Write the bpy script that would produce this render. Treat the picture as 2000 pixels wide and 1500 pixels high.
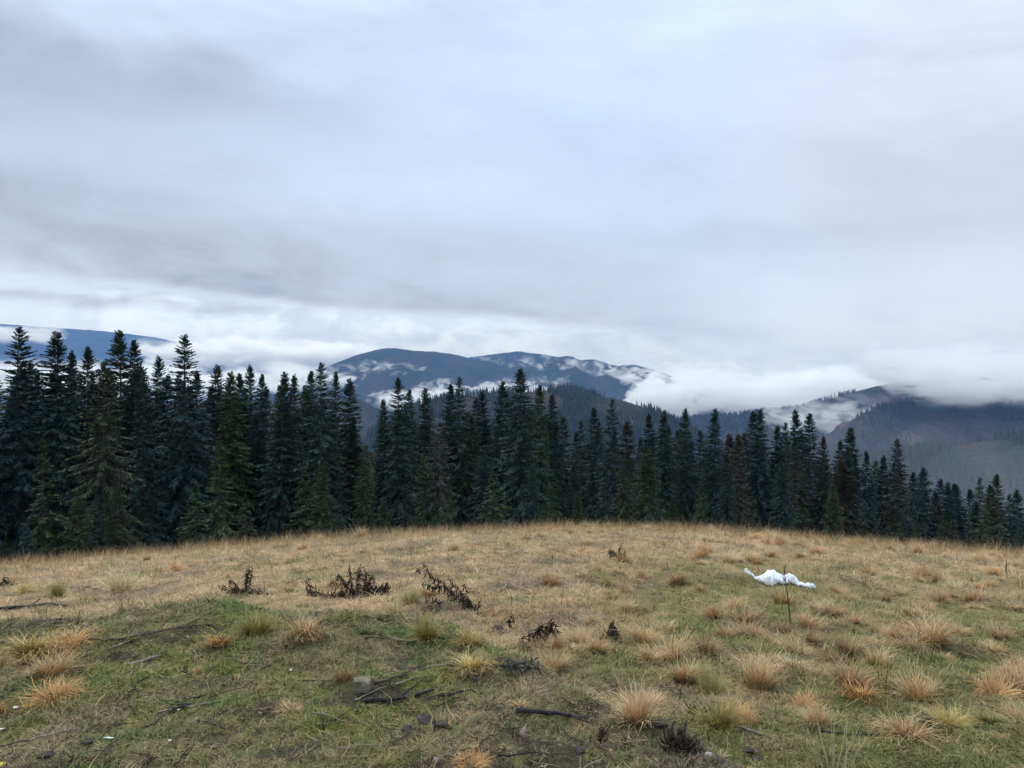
import bpy, bmesh, math, random
import numpy as np
from mathutils import Vector, Matrix, noise as mnoise

for o in list(bpy.data.objects):
    bpy.data.objects.remove(o, do_unlink=True)
S = bpy.context.scene
C = S.collection
R = math.radians
rnd = random.Random(7)
EYE = 1.65                    # eye height over the mound, metres
FPX, HZ = 1500.0, 720.0       # focal length and horizon row, in photo pixels

# ------------------------------------------------------------------ camera
cam = bpy.data.cameras.new("camera")
cam.lens = 27.0
cam.sensor_width = 36.0
cam.shift_y = -0.015
cam.clip_start = 0.05
cam.clip_end = 60000
camo = bpy.data.objects.new("camera", cam)
camo.location = (0, 0, EYE)
camo.rotation_euler = (R(90), 0, 0)
C.objects.link(camo)
S.camera = camo

# ------------------------------------------------------------------ render
S.render.engine = 'CYCLES'
cy = S.cycles
cy.use_denoising = True
cy.max_bounces = 10
cy.diffuse_bounces = 3
cy.glossy_bounces = 2
cy.transmission_bounces = 2
cy.volume_bounces = 8
cy.transparent_max_bounces = 8
cy.volume_max_steps = 256
cy.sample_clamp_indirect = 6
S.view_settings.view_transform = 'Standard'
S.view_settings.look = 'None'
S.view_settings.exposure = 0.0
S.view_settings.gamma = 1.0
S.view_settings.use_curve_mapping = False


# ------------------------------------------------------------------ node helper
class X:
    """a socket that can be used in arithmetic; every operation is a Math node"""
    def __init__(s, nt, sock):
        s.nt, s.s = nt, sock

    def _m(s, op, *a, clamp=False):
        n = s.nt.nodes.new('ShaderNodeMath')
        n.operation = op
        n.use_clamp = clamp
        for i, v in enumerate(a):
            if isinstance(v, X):
                s.nt.links.new(v.s, n.inputs[i])
            else:
                n.inputs[i].default_value = v
        return X(s.nt, n.outputs[0])

    def __add__(s, o): return s._m('ADD', s, o)
    __radd__ = __add__
    def __sub__(s, o): return s._m('SUBTRACT', s, o)
    def __rsub__(s, o): return s._m('SUBTRACT', o, s)
    def __mul__(s, o): return s._m('MULTIPLY', s, o)
    __rmul__ = __mul__
    def __truediv__(s, o): return s._m('DIVIDE', s, o)
    def pw(s, o): return s._m('POWER', s, o)
    def exp(s): return s._m('EXPONENT', s)
    def mx(s, o): return s._m('MAXIMUM', s, o)
    def mn(s, o): return s._m('MINIMUM', s, o)
    def clamp(s): return s._m('ADD', s, 0.0, clamp=True)

    def sstep(s, a, b):
        n = s.nt.nodes.new('ShaderNodeMapRange')
        n.interpolation_type = 'SMOOTHSTEP'
        s.nt.links.new(s.s, n.inputs[0])
        n.inputs[1].default_value, n.inputs[2].default_value = a, b
        return X(s.nt, n.outputs[0])


def xyz(nt, x, y, z):
    n = nt.nodes.new('ShaderNodeCombineXYZ')
    for i, v in enumerate((x, y, z)):
        if isinstance(v, X):
            nt.links.new(v.s, n.inputs[i])
        else:
            n.inputs[i].default_value = v
    return n.outputs[0]


def nz(nt, vec, scale, detail=4, rough=0.55, dist=0.0):
    n = nt.nodes.new('ShaderNodeTexNoise')
    if vec is not None:
        nt.links.new(vec, n.inputs['Vector'])
    n.inputs['Scale'].default_value = scale
    n.inputs['Detail'].default_value = detail
    n.inputs['Roughness'].default_value = rough
    n.inputs['Distortion'].default_value = dist
    return X(nt, n.outputs[0])


def mixc(nt, f, a, b, mode='MIX'):
    n = nt.nodes.new('ShaderNodeMix')
    n.data_type = 'RGBA'
    n.blend_type = mode
    for sock, v in ((n.inputs[0], f), (n.inputs[6], a), (n.inputs[7], b)):
        if isinstance(v, X):
            nt.links.new(v.s, sock)
        elif isinstance(v, bpy.types.NodeSocket):
            nt.links.new(v, sock)
        elif isinstance(v, tuple):
            sock.default_value = (*v[:3], 1)
        else:
            sock.default_value = v
    return n.outputs[2]


# ------------------------------------------------------------------ world: overcast sky
SUN_EL, SUN_AZ = 48.0, -35.0     # behind the cloud, front left
W = bpy.data.worlds.new("World")
S.world = W
W.use_nodes = True
nt = W.node_tree
nt.nodes.clear()
out = nt.nodes.new('ShaderNodeOutputWorld')
bg = nt.nodes.new('ShaderNodeBackground')
bg.inputs['Strength'].default_value = 0.1
nt.links.new(bg.outputs[0], out.inputs['Surface'])
sky = nt.nodes.new('ShaderNodeTexSky')
sky.sky_type = 'NISHITA'
sky.sun_disc = False
sky.sun_elevation = R(SUN_EL)
sky.sun_rotation = R(SUN_AZ)
tc = nt.nodes.new('ShaderNodeTexCoord')
sp = nt.nodes.new('ShaderNodeSeparateXYZ')
nt.links.new(tc.outputs['Generated'], sp.inputs[0])
dx, dy, dz = (X(nt, sp.outputs[i]) for i in range(3))
AZ = dx._m('ARCTAN2', dx, dy)
EL = dz._m('ARCSINE', dz)


def azel(px, row):
    a = math.atan((px - 1000) / FPX)
    return a, math.atan((HZ - row) / FPX * math.cos(a))


# cloud-deck plane coordinates (streaks tighten towards the horizon as on a real deck)
zc = dz.mx(0.0) + 0.10
PL = xyz(nt, dx / zc, dy / zc, 0.3)
# band coordinates, for stratus layers seen edge-on
BD = xyz(nt, AZ * 2.6, EL * 15.0, 1.7)
w1 = nz(nt, BD, 1.1, 5, 0.6) - 0.5
w2 = nz(nt, PL, 0.55, 6, 0.55, 0.3) - 0.5
w3 = nz(nt, xyz(nt, AZ * 9.0, EL * 34.0, 4.2), 1.0, 7, 0.62) - 0.5
w0 = nz(nt, tc.outputs['Generated'], 2.2, 3, 0.5) - 0.5
w6 = nz(nt, xyz(nt, AZ * 2.6 + EL * 1.2, EL * 6.5, 6.6), 1.0, 8, 0.58, 0.6) - 0.5
w7 = nz(nt, xyz(nt, AZ * 9.0 + EL * 3.0, EL * 21.0, 3.3), 1.0, 6, 0.6, 0.4) - 0.5
az_ = AZ + w0 * 0.22 + w6 * 0.22
el_ = EL + w6 * 0.12 + w1 * 0.04 + w7 * 0.03 + w0 * 0.04


def patch(px, row, wx, wy, tilt=0.0):
    a, e = azel(px, row)
    ddx = (az_ - a) / (wx / FPX)
    ddy = (el_ - e + (az_ - a) * tilt) / (wy / FPX)
    return (0.0 - (ddx * ddx + ddy * ddy)).exp()


def edge_el(px0, r0, px1, r1):
    """elevation of a cloud edge running from one bearing to another"""
    (a0, e0), (a1, e1) = azel(px0, r0), azel(px1, r1)
    return (AZ - a0) * ((e1 - e0) / (a1 - a0)) + e0


w4 = nz(nt, xyz(nt, AZ * 15.0, EL * 30.0, 9.1), 1.0, 8, 0.60, 0.5) - 0.5
w5 = nz(nt, xyz(nt, AZ * 3.2 + EL * 2.0, EL * 42.0, 2.2), 1.0, 6, 0.55) - 0.5
dl = EL - edge_el(300, 562, 1300, 652) + w1 * 0.030 + w3 * 0.018
span = AZ.sstep(azel(-100, 500)[0], azel(420, 500)[0]) * (1.0 - AZ.sstep(azel(1080, 500)[0], azel(1560, 500)[0]))
lid = dl.sstep(-0.004, 0.012) * (0.0 - (dl / 0.050) * (dl / 0.050)).exp() * span
under = (1.0 - dl.sstep(-0.010, 0.006)) * EL.sstep(-0.01, 0.02)
dark = patch(30, 130, 520, 150) * 0.42 + patch(870, 55, 240, 60) * 0.10
band = patch(150, 430, 430, 62, 0.10) * 0.27 + patch(800, 480, 420, 50, 0.16) * 0.12 + lid * 0.38
band = band * (1.0 + w7 * 2.6 + w6 * 1.2).mx(0.0)
strip = patch(60, 562, 330, 13, 0.06) * 0.16 + patch(330, 590, 330, 12, 0.05) * 0.12 + patch(330, 520, 300, 20, 0.08) * 0.08
dark2 = patch(1800, 240, 260, 220) * 0.15 + patch(1500, 470, 330, 40) * 0.05 + patch(1420, 665, 160, 22) * 0.10 + patch(1680, 720, 120, 60) * 0.14
lite = patch(420, 280, 330, 70) * 0.10 + patch(820, 632, 330, 24, 0.03) * 0.14 + patch(120, 605, 260, 14, 0.05) * 0.14 + patch(90, 500, 240, 14) * 0.10 + patch(1700, 560, 400, 60) * 0.04
low = 1.0 - EL.sstep(0.02, 0.17)
val = 1.12 - dark - band - strip - dark2 + lite + w2 * 0.18 + w6 * 0.46 + w7 * 0.20 + w1 * low * 0.12 + w3 * low * 0.22 + low * 0.06
val = val + w4 * under * span * 0.70 + under * span * (w4.sstep(-0.06, 0.09) * 0.16 - 0.05) + w5 * low * (1.0 - AZ.sstep(-0.35, 0.15)) * 0.46 + w4 * under * 0.22
val = val.mx(0.45)
# overcast: the zenith is brighter than the horizon
val = val * (0.96 + dz.mx(0.0).pw(2.4) * 1.35)
blue = patch(1250, 210, 560, 230).clamp()
grey = (band + strip * 1.2).clamp() * 3.0
tint = mixc(nt, blue, (5.95, 7.15, 8.9), (5.7, 7.05, 9.2))
tint = mixc(nt, patch(1900, 230, 330, 330).clamp(), tint, (6.65, 7.3, 8.7))
tint = mixc(nt, grey.clamp(), tint, (6.1, 6.95, 8.35))
vv = nt.nodes.new('ShaderNodeVectorMath')
vv.operation = 'SCALE'
nt.links.new(tint, vv.inputs[0])
nt.links.new(val.s, vv.inputs['Scale'])
skyc = mixc(nt, 0.06, vv.outputs[0], sky.outputs[0])
nt.links.new(skyc, bg.inputs['Color'])

sun = bpy.data.lights.new("sun", 'SUN')
sun.energy = 1.5
sun.angle = R(30)
sun.color = (1.0, 0.97, 0.92)
suno = bpy.data.objects.new("sun", sun)
sd = Vector((math.sin(R(SUN_AZ)) * math.cos(R(SUN_EL)), math.cos(R(SUN_AZ)) * math.cos(R(SUN_EL)), math.sin(R(SUN_EL))))
suno.rotation_euler = sd.to_track_quat('Z', 'Y').to_euler()
C.objects.link(suno)

# ------------------------------------------------------------------ numpy noise
_pr = np.random.default_rng(11)
_P = np.tile(_pr.permutation(256), 3)
_G = _pr.normal(size=(256, 2))
_G /= np.linalg.norm(_G, axis=1)[:, None]


def perlin(x, y):
    x, y = np.asarray(x, float), np.asarray(y, float)
    xi, yi = np.floor(x).astype(int), np.floor(y).astype(int)
    xf, yf = x - xi, y - yi
    u, v = xf * xf * xf * (xf * (xf * 6 - 15) + 10), yf * yf * yf * (yf * (yf * 6 - 15) + 10)
    xi &= 255
    yi &= 255

    def g(a, b):
        gr = _G[_P[_P[(xi + a) & 255] + ((yi + b) & 255)]]
        return gr[..., 0] * (xf - a) + gr[..., 1] * (yf - b)
    n0 = g(0, 0) * (1 - u) + g(1, 0) * u
    n1 = g(0, 1) * (1 - u) + g(1, 1) * u
    return (n0 * (1 - v) + n1 * v) * 1.5


def fbm(x, y, o=4, gain=0.5, seed=0.0):
    s, a, t = 0.0, 1.0, 0.0
    x, y = np.asarray(x, float) + seed * 17.3, np.asarray(y, float) - seed * 9.1
    for i in range(o):
        s = s + a * perlin(x, y)
        t += a
        a *= gain
        x, y = x * 2.03 + 13.7, y * 2.03 - 7.9
    return s / t


def sm(a, b, x):
    t = np.clip((np.asarray(x, float) - a) / (b - a), 0, 1)
    return t * t * (3 - 2 * t)


# ------------------------------------------------------------------ ground height
_crest = np.array([(-900, 1130), (-300, 1122), (0, 1100), (250, 1078), (400, 1064), (550, 1052), (700, 1041), (850, 1033),
                   (1000, 1028), (1150, 1023), (1300, 1025), (1450, 1034), (1600, 1047), (1800, 1062), (2000, 1076), (2400, 1100), (3200, 1130)], float)
_cth = np.arctan((_crest[:, 0] - 1000) / FPX)
_cs = (_crest[:, 1] + 11 - HZ) / FPX * np.cos(_cth)
_edge = np.array([(-3.6, 5.38), (-2.1, 5.76), (-0.93, 5.62), (-0.2, 5.16), (0.3, 4.5), (0.67, 3.99), (1.0, 3.42), (1.1, 3.17), (1.15, 2.5), (1.2, 1.5), (1.2, 0.2)])
_eth = np.arctan2(_edge[:, 0], _edge[:, 1])
_er = np.hypot(_edge[:, 0], _edge[:, 1])
RC = 24.0
H0 = -0.30


def mound(x, y):
    th, r = np.arctan2(x, y), np.hypot(x, y)
    re = np.interp(th, _eth, _er, left=6.5, right=1.3)
    re = re + 0.28 * fbm(x * 0.9, y * 0.9, 3, seed=2)
    return sm(-0.22, 0.26, re - r)


def meadow_h(th, r):
    t = np.interp(th, _cth, _cs)
    b = (H0 - EYE) / RC ** 2
    a = -t - 2 * b * RC
    rr = np.minimum(r, RC)
    h = H0 + a * rr + b * rr * rr
    e = np.maximum(r - RC, 0)
    # past the crest: steepens to a wooded slope, then eases into the valley
    e1 = np.minimum(e, 12)
    sl = 0.125
    h = h - t * np.minimum(e, 1200) - sl * e1 * e1 / 24 - sl * np.clip(e - 12, 0, 900)
    h = np.where(r > 300, h, h)
    return h


def height(x, y, fine=True):
    x, y = np.asarray(x, float), np.asarray(y, float)
    th, r = np.arctan2(x, y), np.hypot(x, y)
    h = meadow_h(th, r)
    h = np.maximum(h, -285 - 18 * fbm(x / 600, y / 600, 3, seed=5))
    m = mound(x, y)
    top = -0.012 * r + 0.03 * fbm(x * 0.7, y * 0.7, 2, seed=8)
    h = h * (1 - m) + top * m
    near = 1 - sm(20, 30, r)
    h = h + 0.10 * fbm(x * 0.35, y * 0.35, 3, seed=3) * (1 - m) * near * sm(2, 8, r)
    h = h + 0.085 * fbm(x * 1.05, y * 1.05, 3, seed=33) * (1 - m) * near
    h = h + sm(30, 120, r) * 3.0 * fbm(x / 60, y / 60, 4, seed=4) * (1 - sm(0, 900, r) * .3)
    if fine:
        h = h + (0.055 * fbm(x * 2.1, y * 2.1, 3, seed=6) + 0.020 * np.abs(fbm(x * 6.0, y * 6.0, 3, seed=7))) * (1 - sm(26, 60, r))
    return h


# ------------------------------------------------------------------ ground colour (albedo of turf, litter, soil)
def lerp3(a, b, f):
    return a * (1 - f[..., None]) + np.asarray(b) * f[..., None]


def turf(x, y):
    """albedo of the ground cover at x, y -> rgb, and how green it is"""
    x, y = np.asarray(x, float), np.asarray(y, float)
    r = np.hypot(x, y)
    th = np.arctan2(x, y)
    m = mound(x, y)
    n1 = fbm(x * 0.45, y * 0.45, 4, 0.55, 21)
    n2 = fbm(x * 1.6, y * 1.6, 4, 0.6, 22)
    n3 = fbm(x * 5.5, y * 5.5, 3, 0.6, 23)
    n4 = fbm(x * 0.9 + 5, y * 0.9, 4, 0.6, 24)
    straw = np.array((0.405, 0.268, 0.140))
    col = np.ones(x.shape + (3,)) * straw
    # meadow: straw with tan, olive and brown patches, lying in bands along the slope
    band = fbm(x * 0.25, y * 0.95, 4, 0.6, 25)
    col = lerp3(col, (0.235, 0.185, 0.080), sm(0.0, 0.26, n2 + 0.6 * band))
    col = lerp3(col, (0.215, 0.15, 0.098), sm(0.0, 0.24, n4 + 0.3 * n3) * 0.85)
    col = lerp3(col, (0.47, 0.30, 0.165), sm(0.1, 0.45, n1 + 0.4 * n3) * 0.7)
    # greener lower right of the meadow
    gr = sm(0.06, 0.24, th) * (1 - sm(8.0, 15.0, r)) * sm(-0.35, 0.05, n1 + 0.35 * n2 + 0.08)
    gr = np.maximum(gr, sm(0.12, 0.4, th) * (1 - sm(14, 22, r)) * sm(0.05, 0.35, n4) * 0.7)
    # the green hollow just past the mound's right end
    gr = np.maximum(gr, np.exp(-(((x - 1.0) / 1.0) ** 2 + ((y - 6.0) / 0.9) ** 2)) * sm(-0.3, 0.2, n2 + .15))
    gcol = lerp3(np.ones(x.shape + (3,)) * np.array((0.132, 0.142, 0.042)), (0.190, 0.168, 0.064), sm(-0.1, 0.3, n3 + n2 * 0.5))
    col = lerp3(col, gcol, np.clip(gr, 0, 1) * 0.88)
    # mound: matted brown litter, moss, fresh grass and bare soil
    mc = np.ones(x.shape + (3,)) * np.array((0.170, 0.142, 0.062))
    mc = lerp3(mc, (0.150, 0.150, 0.038), sm(-0.16, 0.25, n4 + 0.4 * n2))
    mc = lerp3(mc, (0.225, 0.168, 0.098), sm(0.06, 0.30, n2 + 0.3 * n3) * 0.75)
    green2 = sm(0.12, 0.30, fbm(x * 1.1, y * 1.3, 4, 0.6, 27) + 0.2 * n3)
    mc = lerp3(mc, (0.080, 0.122, 0.028), green2 * 0.85)
    soil = sm(0.13, 0.30, 0.14 * (1 - sm(2.9, 4.2, r)) + fbm(x * 1.3, y * 2.4, 4, 0.62, 28) + 0.25 * n3)
    mc = lerp3(mc, (0.052, 0.040, 0.029), soil * 0.85)
    # bare earth along the mound's right shoulder
    sh = np.exp(-(((x - 0.95) / 0.42) ** 2 + ((y - 3.35) / 0.65) ** 2)) * sm(-0.25, 0.15, n2 + .1)
    mc = lerp3(mc, (0.085, 0.066, 0.048), np.clip(sh * 1.1, 0, 0.9))
    col = lerp3(col, mc, m)
    g = np.clip(gr * (1 - m) + m * (0.45 + 0.4 * green2 - 0.2 * soil), 0, 1)
    # woodland floor past the crest
    wd = sm(25.5, 31, r)
    col = lerp3(col, (0.045, 0.042, 0.025), wd)
    col = lerp3(col, (0.035, 0.042, 0.028), sm(250, 600, r))
    return col, g, soil * m


# ------------------------------------------------------------------ object helpers
def mesh_np(name, V, F, mat=None, col=None, smooth=False, parent=None, link=True):
    me = bpy.data.meshes.new(name)
    V = np.asarray(V, np.float32)
    F = np.asarray(F, np.int32)
    k = F.shape[1]
    me.vertices.add(len(V))
    me.vertices.foreach_set('co', V.ravel())
    me.loops.add(F.size)
    me.loops.foreach_set('vertex_index', F.ravel())
    me.polygons.add(len(F))
    me.polygons.foreach_set('loop_start', np.arange(0, F.size, k, dtype=np.int32))
    me.polygons.foreach_set('loop_total', np.full(len(F), k, np.int32))
    if smooth:
        me.polygons.foreach_set('use_smooth', np.ones(len(F), bool))
    me.update(calc_edges=True)
    if col is not None:
        a = me.color_attributes.new('tint', 'FLOAT_COLOR', 'POINT')
        cc = np.ones((len(V), 4), np.float32)
        cc[:, :3] = col
        a.data.foreach_set('color', cc.ravel())
    if mat:
        me.materials.append(mat)
    if not link:
        return me
    o = bpy.data.objects.new(name, me)
    C.objects.link(o)
    if parent:
        o.parent = parent
    return o


def tag(o, label=None, cat=None, group=None, kind=None):
    if label: o['label'] = label
    if cat: o['category'] = cat
    if group: o['group'] = group
    if kind: o['kind'] = kind
    return o


def empty(name, loc, rz=0.0):
    o = bpy.data.objects.new(name, None)
    o.location = loc
    o.rotation_euler = (0, 0, rz)
    o.empty_display_size = 0.1
    C.objects.link(o)
    return o


def part(name, me, parent, loc=(0, 0, 0), rot=(0, 0, 0), scl=(1, 1, 1), mat=None):
    o = bpy.data.objects.new(name, me)
    C.objects.link(o)
    o.parent = parent
    o.location, o.rotation_euler, o.scale = loc, rot, scl
    if mat:
        o.material_slots[0].link = 'OBJECT'
        o.material_slots[0].material = mat
    return o


def grid_faces(nu, nv, wrap=False):
    i = np.arange(nu - 1)[:, None]
    if wrap:
        i = np.arange(nu)[:, None]
    j = np.arange(nv - 1)[None, :]
    a = i * nv + j
    b = ((i + 1) % nu) * nv + j
    return np.stack([a, b, b + 1, a + 1], -1).reshape(-1, 4)


def tube(pts, rad, n=6, col=None):
    """a tapered tube through pts -> V, F"""
    pts = np.asarray(pts, float)
    rad = np.broadcast_to(np.asarray(rad, float), (len(pts),))
    d = np.gradient(pts, axis=0)
    d /= np.linalg.norm(d, axis=1)[:, None] + 1e-9
    ref = np.where(np.abs(d[:, 2:3]) > 0.9, np.array([[1.0, 0, 0]]), np.array([[0, 0, 1.0]]))
    s = np.cross(d, ref)
    s /= np.linalg.norm(s, axis=1)[:, None] + 1e-9
    t = np.cross(d, s)
    a = np.arange(n) / n * 2 * np.pi
    V = pts[None] + (np.cos(a)[:, None, None] * s[None] + np.sin(a)[:, None, None] * t[None]) * rad[None, :, None]
    return V.reshape(-1, 3), grid_faces(n, len(pts), wrap=True)


def join(parts):
    V, F, k = [], [], 0
    for v, f in parts:
        V.append(v)
        F.append(f + k)
        k += len(v)
    return np.concatenate(V), np.concatenate(F)


def at(px, row, Y):
    return np.array(((px - 1000) / FPX * Y, Y, EYE - (row - HZ) / FPX * Y))


_YY = np.concatenate([np.arange(1.5, 12, 0.01), np.arange(12, 40, 0.03)])


def hit(px, row):
    """the point of the ground that the photo shows at px, row"""
    x = (px - 1000) / FPX * _YY
    d = (EYE - (row - HZ) / FPX * _YY) - height(x, _YY)
    i = np.argmax(d < 0)
    Y = _YY[i] if d[i] < 0 else 24.0
    return np.array(((px - 1000) / FPX * Y, Y, float(height((px - 1000) / FPX * Y, Y))))


# ------------------------------------------------------------------ materials
def mat(name):
    m = bpy.data.materials.new(name)
    m.use_nodes = True
    t = m.node_tree
    b = t.nodes['Principled BSDF']
    b.inputs['Specular IOR Level'].default_value = 0.25
    return m, t, b


def attr(t, name, inst=False):
    n = t.nodes.new('ShaderNodeAttribute')
    n.attribute_name = name
    if inst:
        n.attribute_type = 'INSTANCER'
    return n.outputs['Color']


def objrand(t):
    n = t.nodes.new('ShaderNodeObjectInfo')
    return X(t, n.outputs['Random'])


def coords(t, k='Object'):
    return t.nodes.new('ShaderNodeTexCoord').outputs[k]


def bump(t, b, h, strength=0.5, dist=0.01):
    n = t.nodes.new('ShaderNodeBump')
    n.inputs['Strength'].default_value = strength
    n.inputs['Distance'].default_value = dist
    t.links.new(h.s, n.inputs['Height'])
    t.links.new(n.outputs[0], b.inputs['Normal'])


def mat_ground():
    m, t, b = mat("turf")
    c = coords(t)
    a = attr(t, 'tint')
    f1 = nz(t, c, 38.0, 5, 0.7)
    f2 = nz(t, c, 140.0, 3, 0.7)
    v = (f1.sstep(0.3, 0.7) * 0.9 + f2 * 0.7 + 0.22)
    n = t.nodes.new('ShaderNodeVectorMath')
    n.operation = 'SCALE'
    t.links.new(a, n.inputs[0])
    t.links.new(v.s, n.inputs['Scale'])
    t.links.new(n.outputs[0], b.inputs['Base Color'])
    b.inputs['Roughness'].default_value = 0.95
    b.inputs['Specular IOR Level'].default_value = 0.1
    bump(t, b, f1 + f2 * 0.5, 0.9, 0.02)
    return m


def mat_hill(name, c1, c2, c3, sc, patch_at=0.6):
    """far slopes: conifer forest, bare beech wood, clearings"""
    m, t, b = mat(name)
    c = coords(t)
    n1 = nz(t, c, sc, 6, 0.6, 0.6)
    n2 = nz(t, c, sc * 2.3, 5, 0.6)
    n3 = nz(t, c, sc * 60, 3, 0.7)
    col = mixc(t, n2.sstep(0.42, 0.6), c1, c2)
    col = mixc(t, n1.sstep(patch_at, patch_at + 0.06), col, c3)
    v = n3.sstep(0.3, 0.7) * 0.9 + 0.55
    n = t.nodes.new('ShaderNodeVectorMath')
    n.operation = 'SCALE'
    t.links.new(col, n.inputs[0])
    t.links.new(v.s, n.inputs['Scale'])
    t.links.new(n.outputs[0], b.inputs['Base Color'])
    b.inputs['Roughness'].default_value = 1.0
    b.inputs['Specular IOR Level'].default_value = 0.0
    return m


def mat_leafy(name, stops, rough=0.6, inst=False, trans=0.0):
    """needles and blades: colour by plant (random), by blade (tint)"""
    m, t, b = mat(name)
    r = objrand(t)
    rp = t.nodes.new('ShaderNodeValToRGB')
    rp.color_ramp.elements[0].color = (*stops[0], 1)
    rp.color_ramp.elements[1].color = (*stops[-1], 1)
    for i, s in enumerate(stops[1:-1]):
        e = rp.color_ramp.elements.new((i + 1) / (len(stops) - 1))
        e.color = (*s, 1)
    t.links.new(r.s, rp.inputs[0])
    c = mixc(t, 1.0, rp.outputs[0], attr(t, 'tint'), 'MULTIPLY')
    t.links.new(c, b.inputs['Base Color'])
    b.inputs['Roughness'].default_value = rough
    b.inputs['Specular IOR Level'].default_value = 0.1
    return m


def mat_inst(name):
    m, t, b = mat(name)
    c = mixc(t, 1.0, attr(t, 'tint_i', True), attr(t, 'tint'), 'MULTIPLY')
    t.links.new(c, b.inputs['Base Color'])
    b.inputs['Roughness'].default_value = 0.75
    b.inputs['Specular IOR Level'].default_value = 0.15
    return m


def mat_plain(name, c1, c2, sc=20.0, rough=0.85, bs=0.5, bd=0.01):
    m, t, b = mat(name)
    n = nz(t, coords(t), sc, 5, 0.65)
    t.links.new(mixc(t, n.sstep(0.35, 0.65), c1, c2), b.inputs['Base Color'])
    b.inputs['Roughness'].default_value = rough
    bump(t, b, n, bs, bd)
    return m


M_ground = mat_ground()
M_bark = mat_plain("spruce_bark", (0.055, 0.045, 0.038), (0.11, 0.095, 0.082), 6)
M_weed = mat_plain("dead_weed_stem", (0.030, 0.020, 0.016), (0.075, 0.050, 0.036), 30, 0.8)
M_wleaf = mat_plain("dead_weed_leaf", (0.036, 0.024, 0.019), (0.125, 0.080, 0.058), 25, 0.7)
M_burnt = mat_plain("charred_wood", (0.014, 0.012, 0.013), (0.045, 0.036, 0.034), 25, 0.8)
M_stick = mat_plain("weathered_stick", (0.20, 0.165, 0.12), (0.34, 0.29, 0.22), 25, 0.8)
M_brownstick = mat_plain("brown_stick", (0.055, 0.040, 0.028), (0.11, 0.08, 0.055), 25, 0.8)

# ------------------------------------------------------------------ ground sheet
a1 = np.linspace(R(-44), R(44), 430)
a2 = np.linspace(R(44), R(316), 62)[1:-1]
TH = np.concatenate([a1, a2])
rad = [0.25]
while rad[-1] < 15000:
    q = rad[-1]
    rad.append(q * (1.06 if q < 2.3 else 1.011 if q < 12 else 1.018 if q < 40 else 1.05 if q < 1200 else 1.12))
RA = np.array(rad)
gx, gy = np.sin(TH)[:, None] * RA, np.cos(TH)[:, None] * RA
gz = height(gx, gy)
gc, _, _ = turf(gx, gy)
V = np.stack([gx, gy, gz], -1).reshape(-1, 3)
F = grid_faces(len(TH), len(RA), wrap=True)
ci = len(V)
V = np.vstack([V, [[0, 0, float(height(0.0, 0.01))]]])
o = mesh_np('ground', V, F[:, ::-1], M_ground, np.vstack([gc.reshape(-1, 3), [[.1, .1, .05]]]), smooth=True)
tag(o, kind='structure')


# ------------------------------------------------------------------ hills and mountains
def hill(name, ridge, Y, depth, m, amp=0.18, seed=0, nu=220, nv=90, base=-340.0, fall=1.15, spur=5.0, back=0.8):
    rg = np.array(ridge, float)
    u = np.linspace(rg[0, 0], rg[-1, 0], nu)
    row = np.interp(u, rg[:, 0], rg[:, 1])
    k = max(3, nu // 60)
    ker = np.ones(k) / k
    row = np.convolve(np.pad(row, k // 2, mode='edge'), ker, 'same')[k // 2: k // 2 + nu]
    X0 = (u - 1000) / FPX * Y
    v = np.linspace(-1, back, nv)
    zr = EYE - (row - HZ) / FPX * Y
    hh = (zr - base)
    xx = X0[:, None] + 0 * v[None]
    w = v[None] + 0.06 * fbm(xx / (depth * .35), 0 * xx, 3, seed=seed + 1)
    yy = Y + v[None] * depth + 0 * xx
    av = np.abs(v[None])
    prof = 1 - av ** fall
    sp_ = fbm(xx / (depth / spur), yy / (depth / spur * 1.8), 5, 0.5, seed + 2)
    z = base + hh[:, None] * prof + 1.35 * amp * hh[:, None] * sp_ * np.clip(av * 3.2, 0, 1) * (1 - av)
    z = z + hh[:, None] * 0.014 * fbm(xx / (depth / 30), yy / (depth / 30), 5, 0.65, seed=seed + 3)
    Vh = np.stack([xx, yy, z], -1)
    o = mesh_np(name, Vh.reshape(-1, 3), grid_faces(nu, nv), m, smooth=True)
    tag(o, kind='structure')
    return Vh


Mh_far = mat_hill("far_forest", (0.022, 0.034, 0.027), (0.032, 0.036, 0.030), (0.08, 0.08, 0.075), 0.0011, 0.62)
Mh_mid = mat_hill("mountain_forest", (0.028, 0.040, 0.034), (0.050, 0.047, 0.042), (0.13, 0.11, 0.08), 0.0016, 0.66)
Mh_near = mat_hill("hill_forest", (0.028, 0.038, 0.026), (0.060, 0.048, 0.036), (0.17, 0.135, 0.08), 0.004, 0.60)
Mh_brown = mat_hill("slope_woods", (0.026, 0.036, 0.027), (0.060, 0.046, 0.040), (0.110, 0.072, 0.058), 0.0035, 0.55)

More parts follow.
